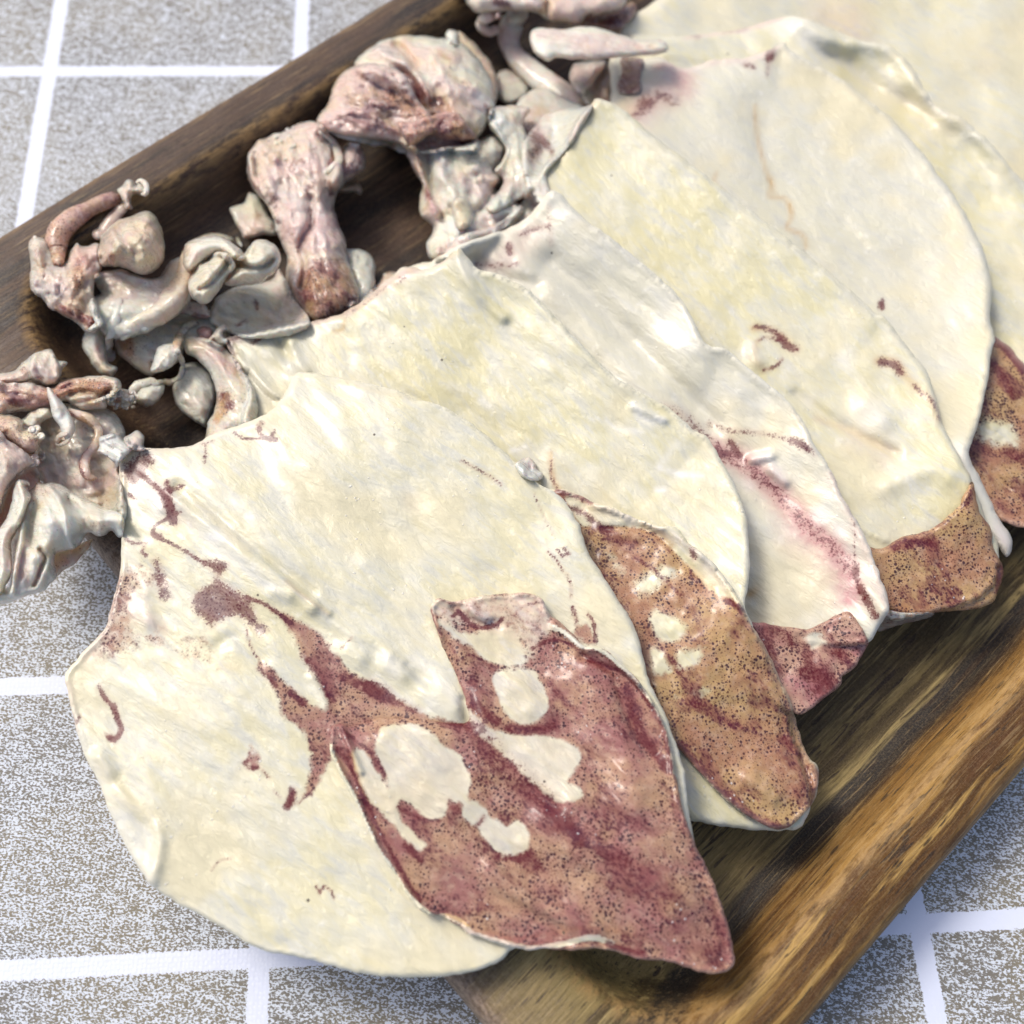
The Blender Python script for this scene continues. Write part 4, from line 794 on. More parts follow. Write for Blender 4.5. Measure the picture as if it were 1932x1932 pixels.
sheet("eye", T('D', [(250, 900), (300, 850), (380, 860), (420, 930), (400, 990), (320, 980)]), s2, HEADM, base=.14, dome=.02, dome_w=5, g=3, thick=.01, paint=lambda P, d, a: (a.__setitem__('red', a['red'] + .9)), consts=dict(skin=.6))
sheet("membrane", T('D', [(370, 1000), (430, 900), (470, 850), (520, 830), (560, 880), (520, 920), (560, 1000), (480, 1060)]), s2, HEADM, base=.16, dome=.02, dome_w=6, g=3, consts=dict(amber=.15, white=.2))
# grey lobe and the broad pink lobe in front of it
sheet("membrane", T('D', [(35, 1400), (100, 1330), (120, 1230), (250, 1190), (360, 1260), (430, 1380), (450, 1520), (400, 1700), (355, 1815), (250, 1760), (130, 1670), (60, 1580), (30, 1480)]), s2, HEADM,
      base=.12, dome=.05, dome_w=18, g=3.5, wr=(.012, 26, 1.0, 2), wr2=(.006, 9, .8, 3), consts=dict(grey=.6), paint=lambda P, d, a: addst(P, a, 'white', [(T('D', [(330, 1330), (360, 1420)]), 12, .8), (T('D', [(100, 1500), (120, 1550)]), 8, .4)]))
def plobe(P, d, a):
    addar(P, a, 'skin', [(T('D', [(460, 1480), (540, 1490), (600, 1600), (560, 1680), (440, 1760), (410, 1740), (450, 1600)]), 8, .8)])
    addst(P, a, 'red', [(T('D', [(530, 1510), (590, 1610)]), 8, .8)]); addst(P, a, 'pink', [(T('D', [(400, 1100), (500, 1180), (580, 1260)]), 14, .6)])
sheet("arm", T('D', [(140, 960), (230, 935), (330, 960), (470, 1020), (600, 1130), (720, 1290), (790, 1420), (835, 1560), (845, 1700), (800, 1850), (600, 1960), (350, 2000), (345, 1880), (380, 1740), (430, 1650), (445, 1500), (410, 1360), (340, 1240), (250, 1150), (150, 1090)]), s2, HEADM,
      base=.16, dome=.04, dome_w=18, g=3.5, wr=(.012, 34, 1.0, 3), wr2=(.005, 10, 1.0, 3), consts=dict(pink=.12), paint=plobe)
# left pink mass, arm curled over the rim, beak
sheet("arm", T('C', [(275, 1050), (290, 1000), (330, 965), (430, 985), (480, 1080), (560, 1200), (640, 1190), (690, 1060), (730, 1020), (790, 1060), (940, 1035), (970, 1250), (900, 1400), (900, 1560), (940, 1700), (980, 1790), (880, 1870), (800, 1860), (700, 1770), (560, 1690), (450, 1625), (400, 1550), (310, 1490), (280, 1400), (290, 1250)]), s2, HEADM,
      base=.225, dome=.045, dome_w=14, g=3.5, thick=.02, wr=(.02, 20, 1.3, 1.6), wr2=(.009, 8, 1.0, 1.5), consts=dict(pink=.38),
      paint=lambda P, d, a: (addst(P, a, 'amber', [(T('C', [(780, 1200), (740, 1350), (760, 1500), (700, 1650)]), 22, .6)]), addst(P, a, 'skin', [(T('C', [(800, 1180), (730, 1300), (740, 1420)]), 14, .6), (T('C', [(560, 1650), (750, 1720), (880, 1790)]), 10, .9)]), addst(P, a, 'red', [(T('C', [(560, 1640), (720, 1690), (860, 1790)]), 6, .7), (T('C', [(340, 1080), (380, 1250), (420, 1340)]), 4, .35)]), addst(P, a, 'white', [(T('C', [(330, 1430), (450, 1470), (600, 1460)]), 14, .7), (T('C', [(510, 1240), (590, 1280)]), 8, .6), (T('C', [(900, 1250), (880, 1500)]), 14, .4)])))
limb("arm", T('C', [(560, 1230), (540, 1080), (560, 930), (680, 800), (850, 700), (1000, 630), (1120, 590)]), [10, 17, 21, 21, 20, 19, 15], s2, HEADM, zmin=.212, lift=0., flat=.7, segs=20,
     paint=lambda P, c, a: (a.__setitem__('pink', a['pink'] + .35), a.__setitem__('skin', a['skin'] + .45 + .25 * np.abs(c)), addst(P, a, 'red', [(T('C', [(900, 650), (1080, 600)]), 14, .5), (T('C', [(740, 760), (900, 700)]), 14, .3)])))
limb("arm", T('C', [(900, 900), (960, 940), (1050, 820), (1150, 700), (1220, 620)]), [9, 14, 14, 12, 8], s2, HEADM, zmin=.19, lift=-.0, flat=.5, consts=dict(pink=.45, grey=.2))
beads("suckers", T('C', [(720, 590), (740, 620), (860, 550), (880, 570), (950, 500), (975, 520), (1040, 500), (800, 610), (500, 830), (330, 970)]), 3.6, s2, HEADM, lift=-.01, consts=dict(white=.3, pink=.25))
sheet("arm", T('C', [(1110, 520), (1170, 470), (1220, 415), (1270, 440), (1290, 480), (1330, 450), (1390, 500), (1400, 560), (1340, 570), (1270, 560), (1240, 620), (1260, 700), (1200, 690), (1160, 600)]), s2, HEADM,
      base=.23, dome=.03, dome_w=7, g=3, thick=.012, wr=(.014, 12, .4, 1), consts=dict(grey=.6, amber=.1))
limb("arm", T('C', [(1290, 450), (1350, 430), (1390, 480), (1385, 550), (1340, 560)]), [3, 5, 6, 6, 4], s2, HEADM, consts=dict(white=.4))
def pbeak(P, d, a):
    a['amber'] += .42; addst(P, a, 'white', [(T('C', [(1040, 880), (1150, 900), (1200, 1040), (1280, 1090)]), 14, .75), (T('C', [(1340, 750), (1360, 780)]), 8, .7), (T('C', [(1000, 990), (1100, 1060)]), 9, .6)])
    addst(P, a, 'grey', [(T('C', [(1060, 1180), (1130, 1150), (1180, 1100)]), 11, .9)])
sheet("beak_muscle", T('C', [(960, 980), (1040, 870), (1130, 800), (1250, 765), (1330, 725), (1420, 725), (1490, 780), (1540, 880), (1562, 1020), (1560, 1180), (1480, 1280), (1350, 1320), (1200, 1265), (1060, 1250), (960, 1235), (935, 1110)]), s2, HEADM,
      base=.24, dome=.14, dome_w=22, g=3, thick=.02, wr=(.012, 30, .9, 1), wr2=(.006, 9, .9, 1), paint=pbeak, height=lambda P: -.03 * stroke(P, T('C', [(1100, 850), (1180, 1000), (1280, 1120)]), 6) + .02 * stroke(P, T('C', [(1040, 900), (1130, 1040)]), 7), edge=.0)
sheet("beak", T('C', [(1020, 1140), (1050, 1130), (1080, 1200), (1080, 1250), (1050, 1230)]), s2, HEADM, base=.0, gap=.004, dome=.008, dome_w=3, g=2, thick=.006, consts=dict(grey=1., red=1.), ragged=.3, relax=1, edge=0)
# white lobe, hanging strip, twisted cream arms
sheet("membrane", T('A', [(785, 330), (800, 270), (870, 195), (960, 170), (1010, 220), (1010, 400), (1030, 540), (1120, 600), (1100, 650), (1050, 700), (960, 665), (900, 600), (820, 480), (790, 400)]), s2, HEADM, base=.15, dome=.05, dome_w=14, g=3.5, wr=(.01, 20, 1.4, 2), consts=dict(white=.35, grey=.12), paint=lambda P, d, a: (addst(P, a, 'amber', [(T('A', [(960, 560), (990, 640)]), 12, .6)]), addst(P, a, 'pink', [(T('A', [(930, 400), (950, 520)]), 9, .6)])))
sheet("membrane", T('C', [(860, 1700), (860, 1560), (960, 1500), (920, 1420), (900, 1340), (980, 1290), (1150, 1275), (1280, 1320), (1500, 1350), (1620, 1200), (1760, 1150), (1900, 1200), (1850, 1500), (1700, 1700), (1450, 1850), (1200, 1932), (1000, 1900)]), s2, HEADM,
      base=.2, dome=.04, dome_w=14, g=3.5, wr=(.014, 26, .4, 2), consts=dict(white=.3), height=lambda P: .02 * stroke(P, T('C', [(920, 1330), (1150, 1290), (1300, 1350), (1500, 1370)]), 6) - .02 * stroke(P, T('C', [(950, 1400), (1000, 1500)]), 9))
limb("arm", T('A', [(1130, -60), (1120, 60), (1070, 200), (1040, 340), (1030, 430), (1060, 540)]), [10, 12, 12, 13, 12, 8], s2, HEADM, lift=-.01, flat=.5, consts=dict(white=.5), ridge=.08)
limb("arm", T('.', [(228, 638), (262, 608), (300, 590), (330, 560), (352, 515), (368, 475), (405, 452), (440, 456)]), [9, 17, 25, 27, 24, 21, 19, 12], s2, HEADM, lift=-.02, flat=.75, ridge=.12, segs=22, twist=.2, consts=dict(amber=.12),
     paint=lambda P, c, a: addst(P, a, 'skin', [(T('.', [(240, 640), (290, 612), (320, 590)]), 16, .4)]))
sheet("arm", T('D', [(140, 100), (170, 50), (300, 0), (450, -15), (560, 20), (680, 120), (720, 200), (600, 260), (450, 170), (330, 240), (200, 330), (130, 260)]), s2, HEADM, base=.26, dome=.055, dome_w=14, g=3.5, thick=.02, wr=(.01, 30, .3, 2), consts=dict(white=.25),
      height=lambda P: .02 * stroke(P, T('D', [(500, 20), (600, 110), (640, 170)]), 6))
sheet("arm", T('D', [(520, 450), (560, 330), (620, 230), (700, 170), (780, 70), (850, 15), (950, 40), (1025, 100), (1062, 200), (1030, 300), (960, 370), (860, 440), (700, 465)]), s2, HEADM, base=.24, dome=.09, dome_w=20, g=3.5, thick=.02, wr=(.012, 30, .4, 1), consts=dict(amber=.08, white=.12),
      height=lambda P: -.045 * stroke(P, T('D', [(640, 250), (760, 290), (900, 280), (980, 220)]), 6) + .03 * stroke(P, T('D', [(790, 60), (760, 150), (680, 190)]), 6))
sheet("arm", T('D', [(180, 480), (195, 390), (260, 290), (370, 205), (450, 140), (560, 150), (610, 220), (625, 290), (560, 370), (510, 450), (440, 560), (370, 625), (300, 632), (210, 570)]), s2, HEADM, base=.26, dome=.10, dome_w=20, g=3.5, thick=.02, wr=(.012, 26, .4, 1), consts=dict(amber=.18),
      height=lambda P: -.035 * stroke(P, T('D', [(590, 190), (520, 300), (400, 440), (300, 490)]), 6), paint=lambda P, d, a: addst(P, a, 'white', [(T('D', [(230, 420), (300, 560)]), 14, .3)]))
limb("tentacle", T('D', [(640, -10), (660, 40), (690, 90)]), [2.5, 4, 4], s2, HEADM, lift=-.01, consts=dict(white=.3))
sheet("membrane", T('A', [(1430, 640), (1470, 500), (1520, 400), (1650, 360), (1720, 420), (1660, 560), (1560, 630)]), s2, HEADM, base=.2, dome=.03, dome_w=10, g=3, consts=dict(white=.5, grey=.1), wr=(.01, 16, 1.4, 2))
sheet("membrane", T('A', [(1240, 880), (1290, 770), (1420, 740), (1560, 760), (1540, 860), (1460, 940), (1390, 968), (1300, 930)]), s2, HEADM, base=.15, dome=.03, dome_w=12, g=3, ragged=2.5, consts=dict(grey=.2), wr=(.012, 16, .4, 2))
limb("tentacle", T('A', [(1890, 180), (1820, 180), (1740, 250), (1690, 330), (1680, 420), (1710, 500), (1745, 580), (1710, 680), (1620, 735), (1500, 735), (1380, 740), (1280, 790), (1245, 860)]), [6, 10, 10, 10, 8, 7, 7, 7, 8, 9, 10, 9, 5], s2, HEADM, lift=.0, flat=.55, ruffle=.12, consts=dict(white=.12),
     paint=lambda P, c, a: addst(P, a, 'skin', [(T('A', [(1860, 180), (1740, 250), (1680, 380)]), 12, .42), (T('A', [(1640, 640), (1500, 690)]), 10, .25)]))

# ================================================================== squid 1 (front)
s1 = thing("dried_squid", "large front dried squid across the tray end, cream with maroon patches and pointed brown fin", "squid", 700, 1300, .1, GROUP)
zb1 = lambda P: .262 + .0 * P[:, 0]
e1 = T('.', [(785, 755), (830, 765), (890, 800), (960, 860), (1005, 905), (1052, 932), (1090, 985), (1112, 1045), (1160, 1120), (1200, 1190), (1222, 1275), (1262, 1365), (1290, 1450), (1300, 1535)])
def base1(P):
    b = .262 + .045 * np.exp(-seg_dist(P, catmull(e1, False, 14), False) / 220.)
    return b + .02 * np.exp(-((P[:, 0] - 560) ** 2 + (P[:, 1] - 1050) ** 2) / 250. ** 2)
def p1(P, d, a):
    S = lambda k, pts: T(k, pts)
    # maroon patches
    addar(P, a, 'red', [(S('L', [(95, 310), (150, 250), (190, 222), (250, 250), (205, 310), (190, 330), (165, 375), (110, 345)]), 6, .75),
                        (S('L', [(490, 735), (600, 748), (572, 790), (560, 820), (620, 865), (700, 915), (720, 960), (740, 1020), (792, 1062), (765, 1095), (700, 1030), (640, 990), (560, 1020), (520, 1048), (490, 1010), (435, 955), (455, 880), (520, 850), (540, 800)]), 5, .72),
                        (S('L', [(270, 860), (240, 730), (262, 720), (300, 800), (330, 915), (280, 920)]), 5, .6)])
    addst(P, a, 'red', [(S('L', [(180, 312), (250, 375), (300, 425), (335, 480), (348, 555)]), 5, .8), (S('L', [(300, 430), (325, 500), (335, 540)]), 9, .75), (S('L', [(312, 360), (318, 430)]), 7, .7), (S('L', [(330, 400), (382, 378)]), 5, .6), (S('L', [(345, 512), (375, 505)]), 4, .5),
                        (S('L', [(340, 515), (290, 545), (250, 570), (242, 600), (270, 625), (340, 658), (420, 702), (490, 750)]), 3.2, .75), (S('L', [(245, 610), (275, 622)]), 6, .8), (S('L', [(690, 910), (760, 935), (830, 975), (900, 1030)]), 4, .75),
                        (S('L', [(115, 630), (150, 650)]), 4, .7), (S('L', [(170, 650), (210, 655), (190, 690), (210, 710)]), 4, .6), (S('L', [(130, 420), (155, 440)]), 4, .7),
                        (S('L', [(750, 105), (762, 145), (830, 160)]), 5, .8), (S('L', [(820, 120), (805, 155)]), 4, .6), (S('L', [(632, 120), (665, 150), (745, 155)]), 2.6, .7), (S('L', [(480, 180), (530, 165)]), 3, .45), (S('L', [(495, 190), (490, 265)]), 3.5, .5),
                        (S('L', [(1710, 258), (1760, 285), (1840, 330), (1900, 372)]), 3, .5), (S('L', [(690, 1060), (705, 1130), (735, 1190)]), 2.5, .6), (S('L', [(1140, 1150), (1190, 1100)]), 3, .45), (S('L', [(1100, 1125), (1080, 1140)]), 3, .4), (S('L', [(1150, 1290), (1320, 1370), (1500, 1450)]), 10, .45), (S('L', [(1280, 1330), (1350, 1370)]), 13, .8), (S('L', [(960, 1190), (1050, 1320), (1100, 1400)]), 8, .4),
                        (S('L', [(900, 1360), (960, 1410)]), 8, .6), (S('L', [(745, 1245), (830, 1330)]), 5, .6), (S('L', [(1100, 1540), (1130, 1600), (1165, 1700), (1210, 1800)]), 7, .6),
                        (S('L', [(60, 1420), (80, 1490), (95, 1540), (60, 1590)]), 5, .75), (S('L', [(0, 1370), (30, 1400), (55, 1430)]), 4, .55), (S('L', [(680, 1690), (700, 1720), (745, 1715)]), 4.5, .7), (S('L', [(705, 1640), (690, 1690)]), 3, .4), (S('L', [(765, 1730), (795, 1765)]), 3, .6), (S('L', [(905, 1825), (900, 1860), (880, 1905)]), 7, .75), (S('L', [(930, 1890), (1000, 1830)]), 3, .5), (S('L', [(820, 1830), (850, 1860)]), 3, .4),
                        (S('P', [(560, 20), (590, 80), (610, 110)]), 5, .55), (S('P', [(640, 140), (655, 190), (685, 270), (650, 320), (600, 290)]), 4, .55), (S('P', [(405, 190), (430, 230), (450, 190)]), 4, .55), (S('P', [(1790, 1150), (1812, 1195), (1832, 1150), (1870, 1175), (1890, 1220)]), 2.6, .7), (S('P', [(1200, 1060), (1240, 1010), (1310, 993)]), 2.4, .45),
                        (S('M', [(1165, 1190), (1215, 1235), (1255, 1300)]), 2.8, .6), (S('M', [(1220, 1180), (1250, 1215), (1290, 1205), (1260, 1170)]), 3.2, .65), (S('M', [(1275, 1315), (1300, 1385), (1300, 1450)]), 3.5, .45), (S('M', [(1310, 1510), (1330, 1580)]), 5, .6), (S('M', [(1395, 1545), (1430, 1600), (1440, 1700)]), 3.6, .75), (S('M', [(1090, 860), (1150, 1000), (1210, 1120)]), 1.8, .35)])
    # dotted skin
    addar(P, a, 'skin', [(S('L', [(690, 900), (760, 925), (830, 965), (940, 1015), (1050, 1095), (1120, 1180), (1180, 1250), (1290, 1315), (1400, 1380), (1560, 1468), (1740, 1512), (1932, 1640), (1932, 1932), (1780, 1880), (1500, 1650), (1440, 1600), (1380, 1620), (1340, 1650), (1240, 1620), (1120, 1560), (1130, 1640), (1080, 1700), (1030, 1800), (1000, 1850), (960, 1850), (990, 1740), (985, 1620), (950, 1540), (870, 1490), (830, 1370), (790, 1290), (735, 1225), (745, 1190), (860, 1290), (975, 1395), (1060, 1440), (1055, 1350), (960, 1200), (850, 1020)]), 6, .72),
                         (S('L', [(60, 1000), (95, 830), (120, 740), (200, 640), (240, 640), (235, 720), (320, 790), (330, 920), (275, 920), (240, 880), (170, 900), (150, 980), (230, 1060), (300, 1000), (305, 1080), (250, 1110), (180, 1200), (60, 1215), (-60, 1230), (-70, 1160), (-10, 1080)]), 14, .36),
                         (S('L', [(240, 1100), (330, 1130), (380, 1080), (500, 1085), (540, 1180), (590, 1300), (540, 1270), (460, 1235), (380, 1210), (300, 1170)]), 10, .36),
                         (S('L', [(670, 1700), (712, 1600), (765, 1690), (745, 1730), (690, 1725)]), 5, .55), (S('L', [(865, 1900), (905, 1815), (945, 1855), (895, 1915)]), 5, .55), (S('L', [(10, 1560), (70, 1560), (60, 1605), (25, 1600)]), 5, .5), (S('L', [(715, 95), (775, 50), (770, 110)]), 6, .5), (S('M', [(1310, 1520), (1330, 1600), (1400, 1590), (1440, 1720), (1330, 1680)]), 5, .6), (S('P', [(550, 0), (600, 60), (640, 140), (600, 130)]), 6, .4)])
    addst(P, a, 'skin', [(S('L', [(95, 830), (60, 960), (40, 1100)]), 22, .3)])
    addst(P, a, 'pink', [(S('L', [(95, 830), (60, 960), (0, 1080), (-60, 1160)]), 26, .32), (S('L', [(180, 860), (120, 1000), (60, 1100)]), 24, .22), (S('L', [(110, 300), (250, 390), (400, 560)]), 22, .15), (S('L', [(200, 1000), (290, 1060)]), 16, .3), (S('P', [(380, 20), (390, 150), (420, 260)]), 12, .3), (S('L', [(90, 200), (250, 200), (480, 170)]), 6, .3)])
    addst(P, a, 'white', [(S('L', [(200, 400), (260, 430), (270, 490)]), 22, .85), (S('L', [(360, 470), (500, 600), (640, 720), (800, 850)]), 13, .5), (S('L', [(520, 620), (570, 625)]), 8, .6), (S('L', [(120, 700), (150, 730)]), 13, .5), (S('P', [(500, 520), (640, 740), (780, 980), (820, 1090)]), 28, .4), (S('L', [(1480, 1200), (1600, 1290), (1690, 1400)]), 12, .6), (S('L', [(1360, 1200), (1400, 1260)]), 16, .5), (S('L', [(1640, 1440), (1560, 1400)]), 14, .35), (S('L', [(200, 940), (220, 1000)]), 18, .4), (S('L', [(850, 880), (870, 920)]), 14, .4), (S('L', [(1000, 1330), (1060, 1410)]), 9, .4)])
    addst(P, a, 'amber', [(S('L', [(390, 400), (480, 480), (560, 560), (700, 690)]), 8, .13), (S('L', [(880, 830), (960, 900), (1080, 985)]), 5, .32), (S('L', [(1460, 440), (1480, 480)]), 14, .12), (S('L', [(560, 1240), (640, 1240)]), 10, .15), (S('P', [(560, 480), (700, 640), (860, 760)]), 20, .12), (S('M', [(0, 230), (150, 270), (400, 320)]), 6, .15), (S('L', [(700, 20), (600, 70), (470, 150)]), 3, .3), (S('L', [(1100, 1540), (1160, 1700), (1230, 1840)]), 4, .6)])
    addst(P, a, 'grey', [(S('L', [(830, 690), (900, 760), (1000, 830), (1060, 900)]), 16, .5), (S('L', [(1050, 800), (1200, 900)]), 30, .25), (S('L', [(600, 1360), (670, 1390)]), 8, .5), (S('L', [(130, 480), (190, 540)]), 12, .4), (S('L', [(1100, 110), (1380, 105), (1420, 125)]), 3.5, .5), (S('L', [(320, 200), (420, 240), (520, 300)]), 14, .3), (S('L', [(500, 480), (620, 600)]), 14, .3)])
hsp1 = [(.018, [(300, 400), (420, 500), (560, 610), (700, 730), (860, 850), (1000, 960)], 10), (-.012, [(360, 380), (500, 500), (640, 620), (800, 740), (1000, 880)], 8), (.012, [(390, 400), (520, 520), (700, 680), (830, 790), (960, 900), (1080, 985)], 5),
        (.014, [(1000, 960), (1150, 1060), (1300, 1120), (1360, 1180)], 10), (.018, [(1170, 1160), (1230, 1190)], 16), (.022, [(1370, 1230), (1430, 1270)], 16), (.016, [(1560, 1350), (1680, 1430)], 16), (-.014, [(1460, 1240), (1560, 1320)], 8), (-.016, [(1720, 1400), (1740, 1500)], 7), (.012, [(1260, 760), (1340, 840), (1600, 1000), (1700, 1200)], 22),
        (.012, [(230, 430), (280, 480)], 12), (.010, [(200, 900), (220, 1010)], 14), (.009, [(1100, 1540), (1160, 1680), (1240, 1860)], 5), (-.010, [(560, 1130), (640, 1100), (760, 1200)], 10), (.012, [(820, 880), (890, 900)], 9), (.008, [(1000, 1290), (1070, 1420)], 6)]
def h1(P):
    o = 0
    for amp, pts, w in hsp1: o = o + .62 * amp * stroke(P, T('L', pts), w * 1.35)
    return o + .010 * stroke(P, T('P', [(560, 420), (720, 660), (900, 860), (860, 1120)]), 14) - .008 * stroke(P, T('P', [(660, 560), (840, 780)]), 16)
m1 = sheet("mantle", np.concatenate([T('.', [(226, 858), (245, 846), (285, 846), (330, 845), (362, 840), (395, 822), (430, 808), (470, 795), (505, 778), (532, 752), (548, 722), (560, 704), (580, 702), (640, 712), (712, 728), (760, 742)]), e1,
      T('.', [(1318, 1620), (1345, 1700), (1362, 1780), (1350, 1812), (1310, 1815), (1250, 1797), (1180, 1780), (1100, 1778), (1060, 1780), (1000, 1784), (965, 1792), (945, 1812), (900, 1832), (850, 1840), (780, 1845), (700, 1840), (650, 1829), (600, 1815), (550, 1803), (500, 1795), (460, 1776), (420, 1750), (370, 1722), (325, 1698), (290, 1674), (262, 1640), (232, 1585), (205, 1530), (188, 1480), (168, 1445), (152, 1405), (142, 1365), (130, 1318), (123, 1285), (130, 1262), (150, 1238), (178, 1206), (200, 1180), (210, 1140), (222, 1100), (229, 1050), (228, 1000), (224, 950), (226, 900)])]), s1, FLESH,
      base=base1, g=4.2, wr=(.009, 150, AX, 2), wr2=(.0022, 30, AX, 2.6), paint=p1, thick=.011, height=h1, gap=.008, edge_w=6)
def pf1(P, d, a):
    holes = [[(400, 800), (480, 775), (560, 768), (640, 800), (720, 880), (800, 935), (858, 1040), (855, 1110), (820, 1165), (740, 1180), (730, 1230), (680, 1265), (620, 1245), (560, 1190), (470, 1120), (410, 1010), (365, 900)],
             [(975, 510), (1060, 495), (1180, 490), (1215, 545), (1250, 600), (1262, 680), (1200, 755), (1120, 775), (1050, 720), (1005, 620)],
             [(850, 690), (950, 790), (1050, 818), (1200, 830), (1300, 845), (1390, 880), (1435, 950), (1380, 1030), (1345, 1075), (1400, 1090), (1440, 1140), (1400, 1165), (1300, 1165), (1200, 1090), (1090, 980), (1000, 900), (900, 820), (850, 750)],
             [(830, 1165), (880, 1165), (945, 1225), (910, 1295), (870, 1290), (820, 1240)],
             [(925, 1260), (1000, 1270), (1050, 1300), (1100, 1265), (1160, 1330), (1155, 1420), (1060, 1455), (1000, 1430), (910, 1335)],
             [(700, 240), (760, 270), (850, 300), (980, 290), (1060, 290), (1130, 400), (1150, 450), (1060, 470), (940, 440), (860, 370), (780, 330)],
             [(250, 900), (310, 920), (370, 1000), (420, 1090), (480, 1150), (490, 1240), (560, 1330), (640, 1400), (600, 1430), (500, 1340), (440, 1270), (350, 1180), (290, 1100)]]
    a['skin'] += .85
    for i, h_ in enumerate(holes): a['skin'] -= (.95 if i < 5 else .82) * area(P, T('J', h_), 9); a['grey'] += (.3 if i < 5 else .0) * area(P, T('J', h_), 10); a['pink'] += .13 * area(P, T('J', h_), 10)
    # hollow near the apex is pinkish, without dots
    pk = area(P, T('J', [(650, 120), (960, 90), (1250, 90), (1290, 260), (1230, 340), (1180, 420), (1060, 300), (900, 280), (760, 250), (700, 230)]), 12)
    a['skin'] -= .55 * pk; a['pink'] += .45 * pk
    addst(P, a, 'red', [(T('J', [(765, 210), (800, 190), (850, 240), (920, 270), (1000, 250), (1025, 225)]), 4.5, .9), (T('J', [(700, 125), (770, 140)]), 3, .6), (T('J', [(650, 180), (660, 230), (720, 320), (780, 400)]), 3, .5), (T('J', [(1070, 210), (1150, 150), (1240, 140)]), 3, .4), (T('J', [(1180, 380), (1290, 330), (1400, 370), (1480, 440)]), 4, .5),
                        (T('J', [(1480, 440), (1560, 470), (1650, 500), (1740, 580), (1770, 640), (1840, 740), (1880, 860), (1900, 1000)]), 4.5, .6), (T('J', [(1670, 580), (1700, 680), (1720, 780)]), 13, .62), (T('J', [(1750, 840), (1820, 920), (1880, 1000)]), 10, .75), (T('J', [(1060, 790), (1200, 800), (1290, 780)]), 9, .55), (T('J', [(1270, 560), (1340, 640), (1430, 720)]), 9, .4), (T('J', [(860, 560), (900, 680), (1000, 760)]), 10, .5), (T('J', [(850, 690), (880, 660)]), 8, .4),
                        (T('J', [(900, 800), (1000, 960), (1150, 1080), (1320, 1240), (1500, 1380), (1650, 1480)]), 26, .34), (T('J', [(1260, 1220), (1360, 1290), (1420, 1380)]), 14, .5), (T('J', [(500, 640), (700, 740), (900, 790)]), 12, .45), (T('J', [(170, 900), (230, 980), (290, 1120), (350, 1250), (430, 1400), (540, 1600), (600, 1680)]), 5, .6), (T('J', [(190, 800), (300, 880), (380, 960), (410, 1040)]), 4, .55), (T('J', [(520, 1400), (600, 1470)]), 9, .55), (T('J', [(1150, 1480), (1280, 1560), (1230, 1640)]), 24, .3), (T('J', [(1000, 1450), (1100, 1470), (1170, 1440)]), 7, .5), (T('J', [(750, 1170), (790, 1220)]), 6, .5), (T('J', [(900, 1290), (930, 1250)]), 5, .6), (T('J', [(480, 1200), (600, 1260), (700, 1270)]), 4, .5), (T('J', [(850, 1740), (1000, 1720), (1160, 1760)]), 9, .2), (T('H', [(1600, 920), (1750, 980), (1932, 1020)]), 6, .6), (T('H', [(1900, 350), (2300, 600), (2650, 1000)]), 40, .22)])
    addst(P, a, 'amber', [(T('J', [(1300, 340), (1450, 440), (1640, 530), (1760, 680), (1850, 850)]), 8, .45), (T('J', [(240, 900), (270, 1050), (350, 1220), (440, 1370), (560, 1600), (700, 1730), (880, 1820), (1080, 1880), (1250, 1860), (1450, 1830), (1700, 1850)]), 5, .85), (T('H', [(260, 740), (420, 760), (560, 840), (800, 920), (1000, 900), (1250, 780), (1500, 790), (1750, 850), (1932, 880)]), 4, .7), (T('J', [(1800, 800), (1880, 980), (1932, 1160)]), 9, .4)])
    addst(P, a, 'pink', [(T('J', [(1350, 480), (1500, 620), (1620, 800), (1700, 950)]), 34, .5), (T('H', [(2100, 600), (2400, 900), (2700, 1150)]), 50, .4), (T('H', [(0, 650), (150, 680), (290, 810), (550, 880), (900, 960), (1250, 870), (1500, 840), (1932, 960)]), 6, .5)])
    a['skin'] -= .8 * smooth(stroke(P, T('H', [(0, 665), (120, 680), (240, 760), (300, 830), (550, 900), (850, 965), (1150, 930), (1350, 880), (1480, 870), (1640, 920)]), 7), .3, .8)
    a['skin'] -= .9 * smooth(stroke(P, T('J', [(130, 880), (170, 1000), (240, 1120), (310, 1270), (380, 1420), (450, 1520), (530, 1650), (640, 1750), (760, 1830)]), 5.5), .3, .8)
    a['skin'] -= .8 * smooth(stroke(P, T('J', [(1250, 260), (1340, 290), (1440, 370), (1500, 370), (1600, 430), (1700, 530), (1790, 640), (1860, 760), (1900, 880), (1915, 1020)]), 6), .3, .8)
    addst(P, a, 'white', [(T('J', [(1600, 1080), (1640, 1140), (1670, 1160)]), 3, .9), (T('J', [(1460, 1390), (1490, 1410)]), 4.5, 1.), (T('J', [(1540, 1405), (1560, 1415)]), 3.5, .9), (T('J', [(1820, 1610), (1860, 1590)]), 4, .7), (T('J', [(860, 160), (920, 210), (960, 240)]), 8, .7), (T('J', [(1270, 240), (1350, 300), (1430, 370)]), 6, .4), (T('H', [(2600, 1130), (2750, 1180)]), 14, .25), (T('J', [(1380, 1270), (1420, 1290)]), 3, .5)])
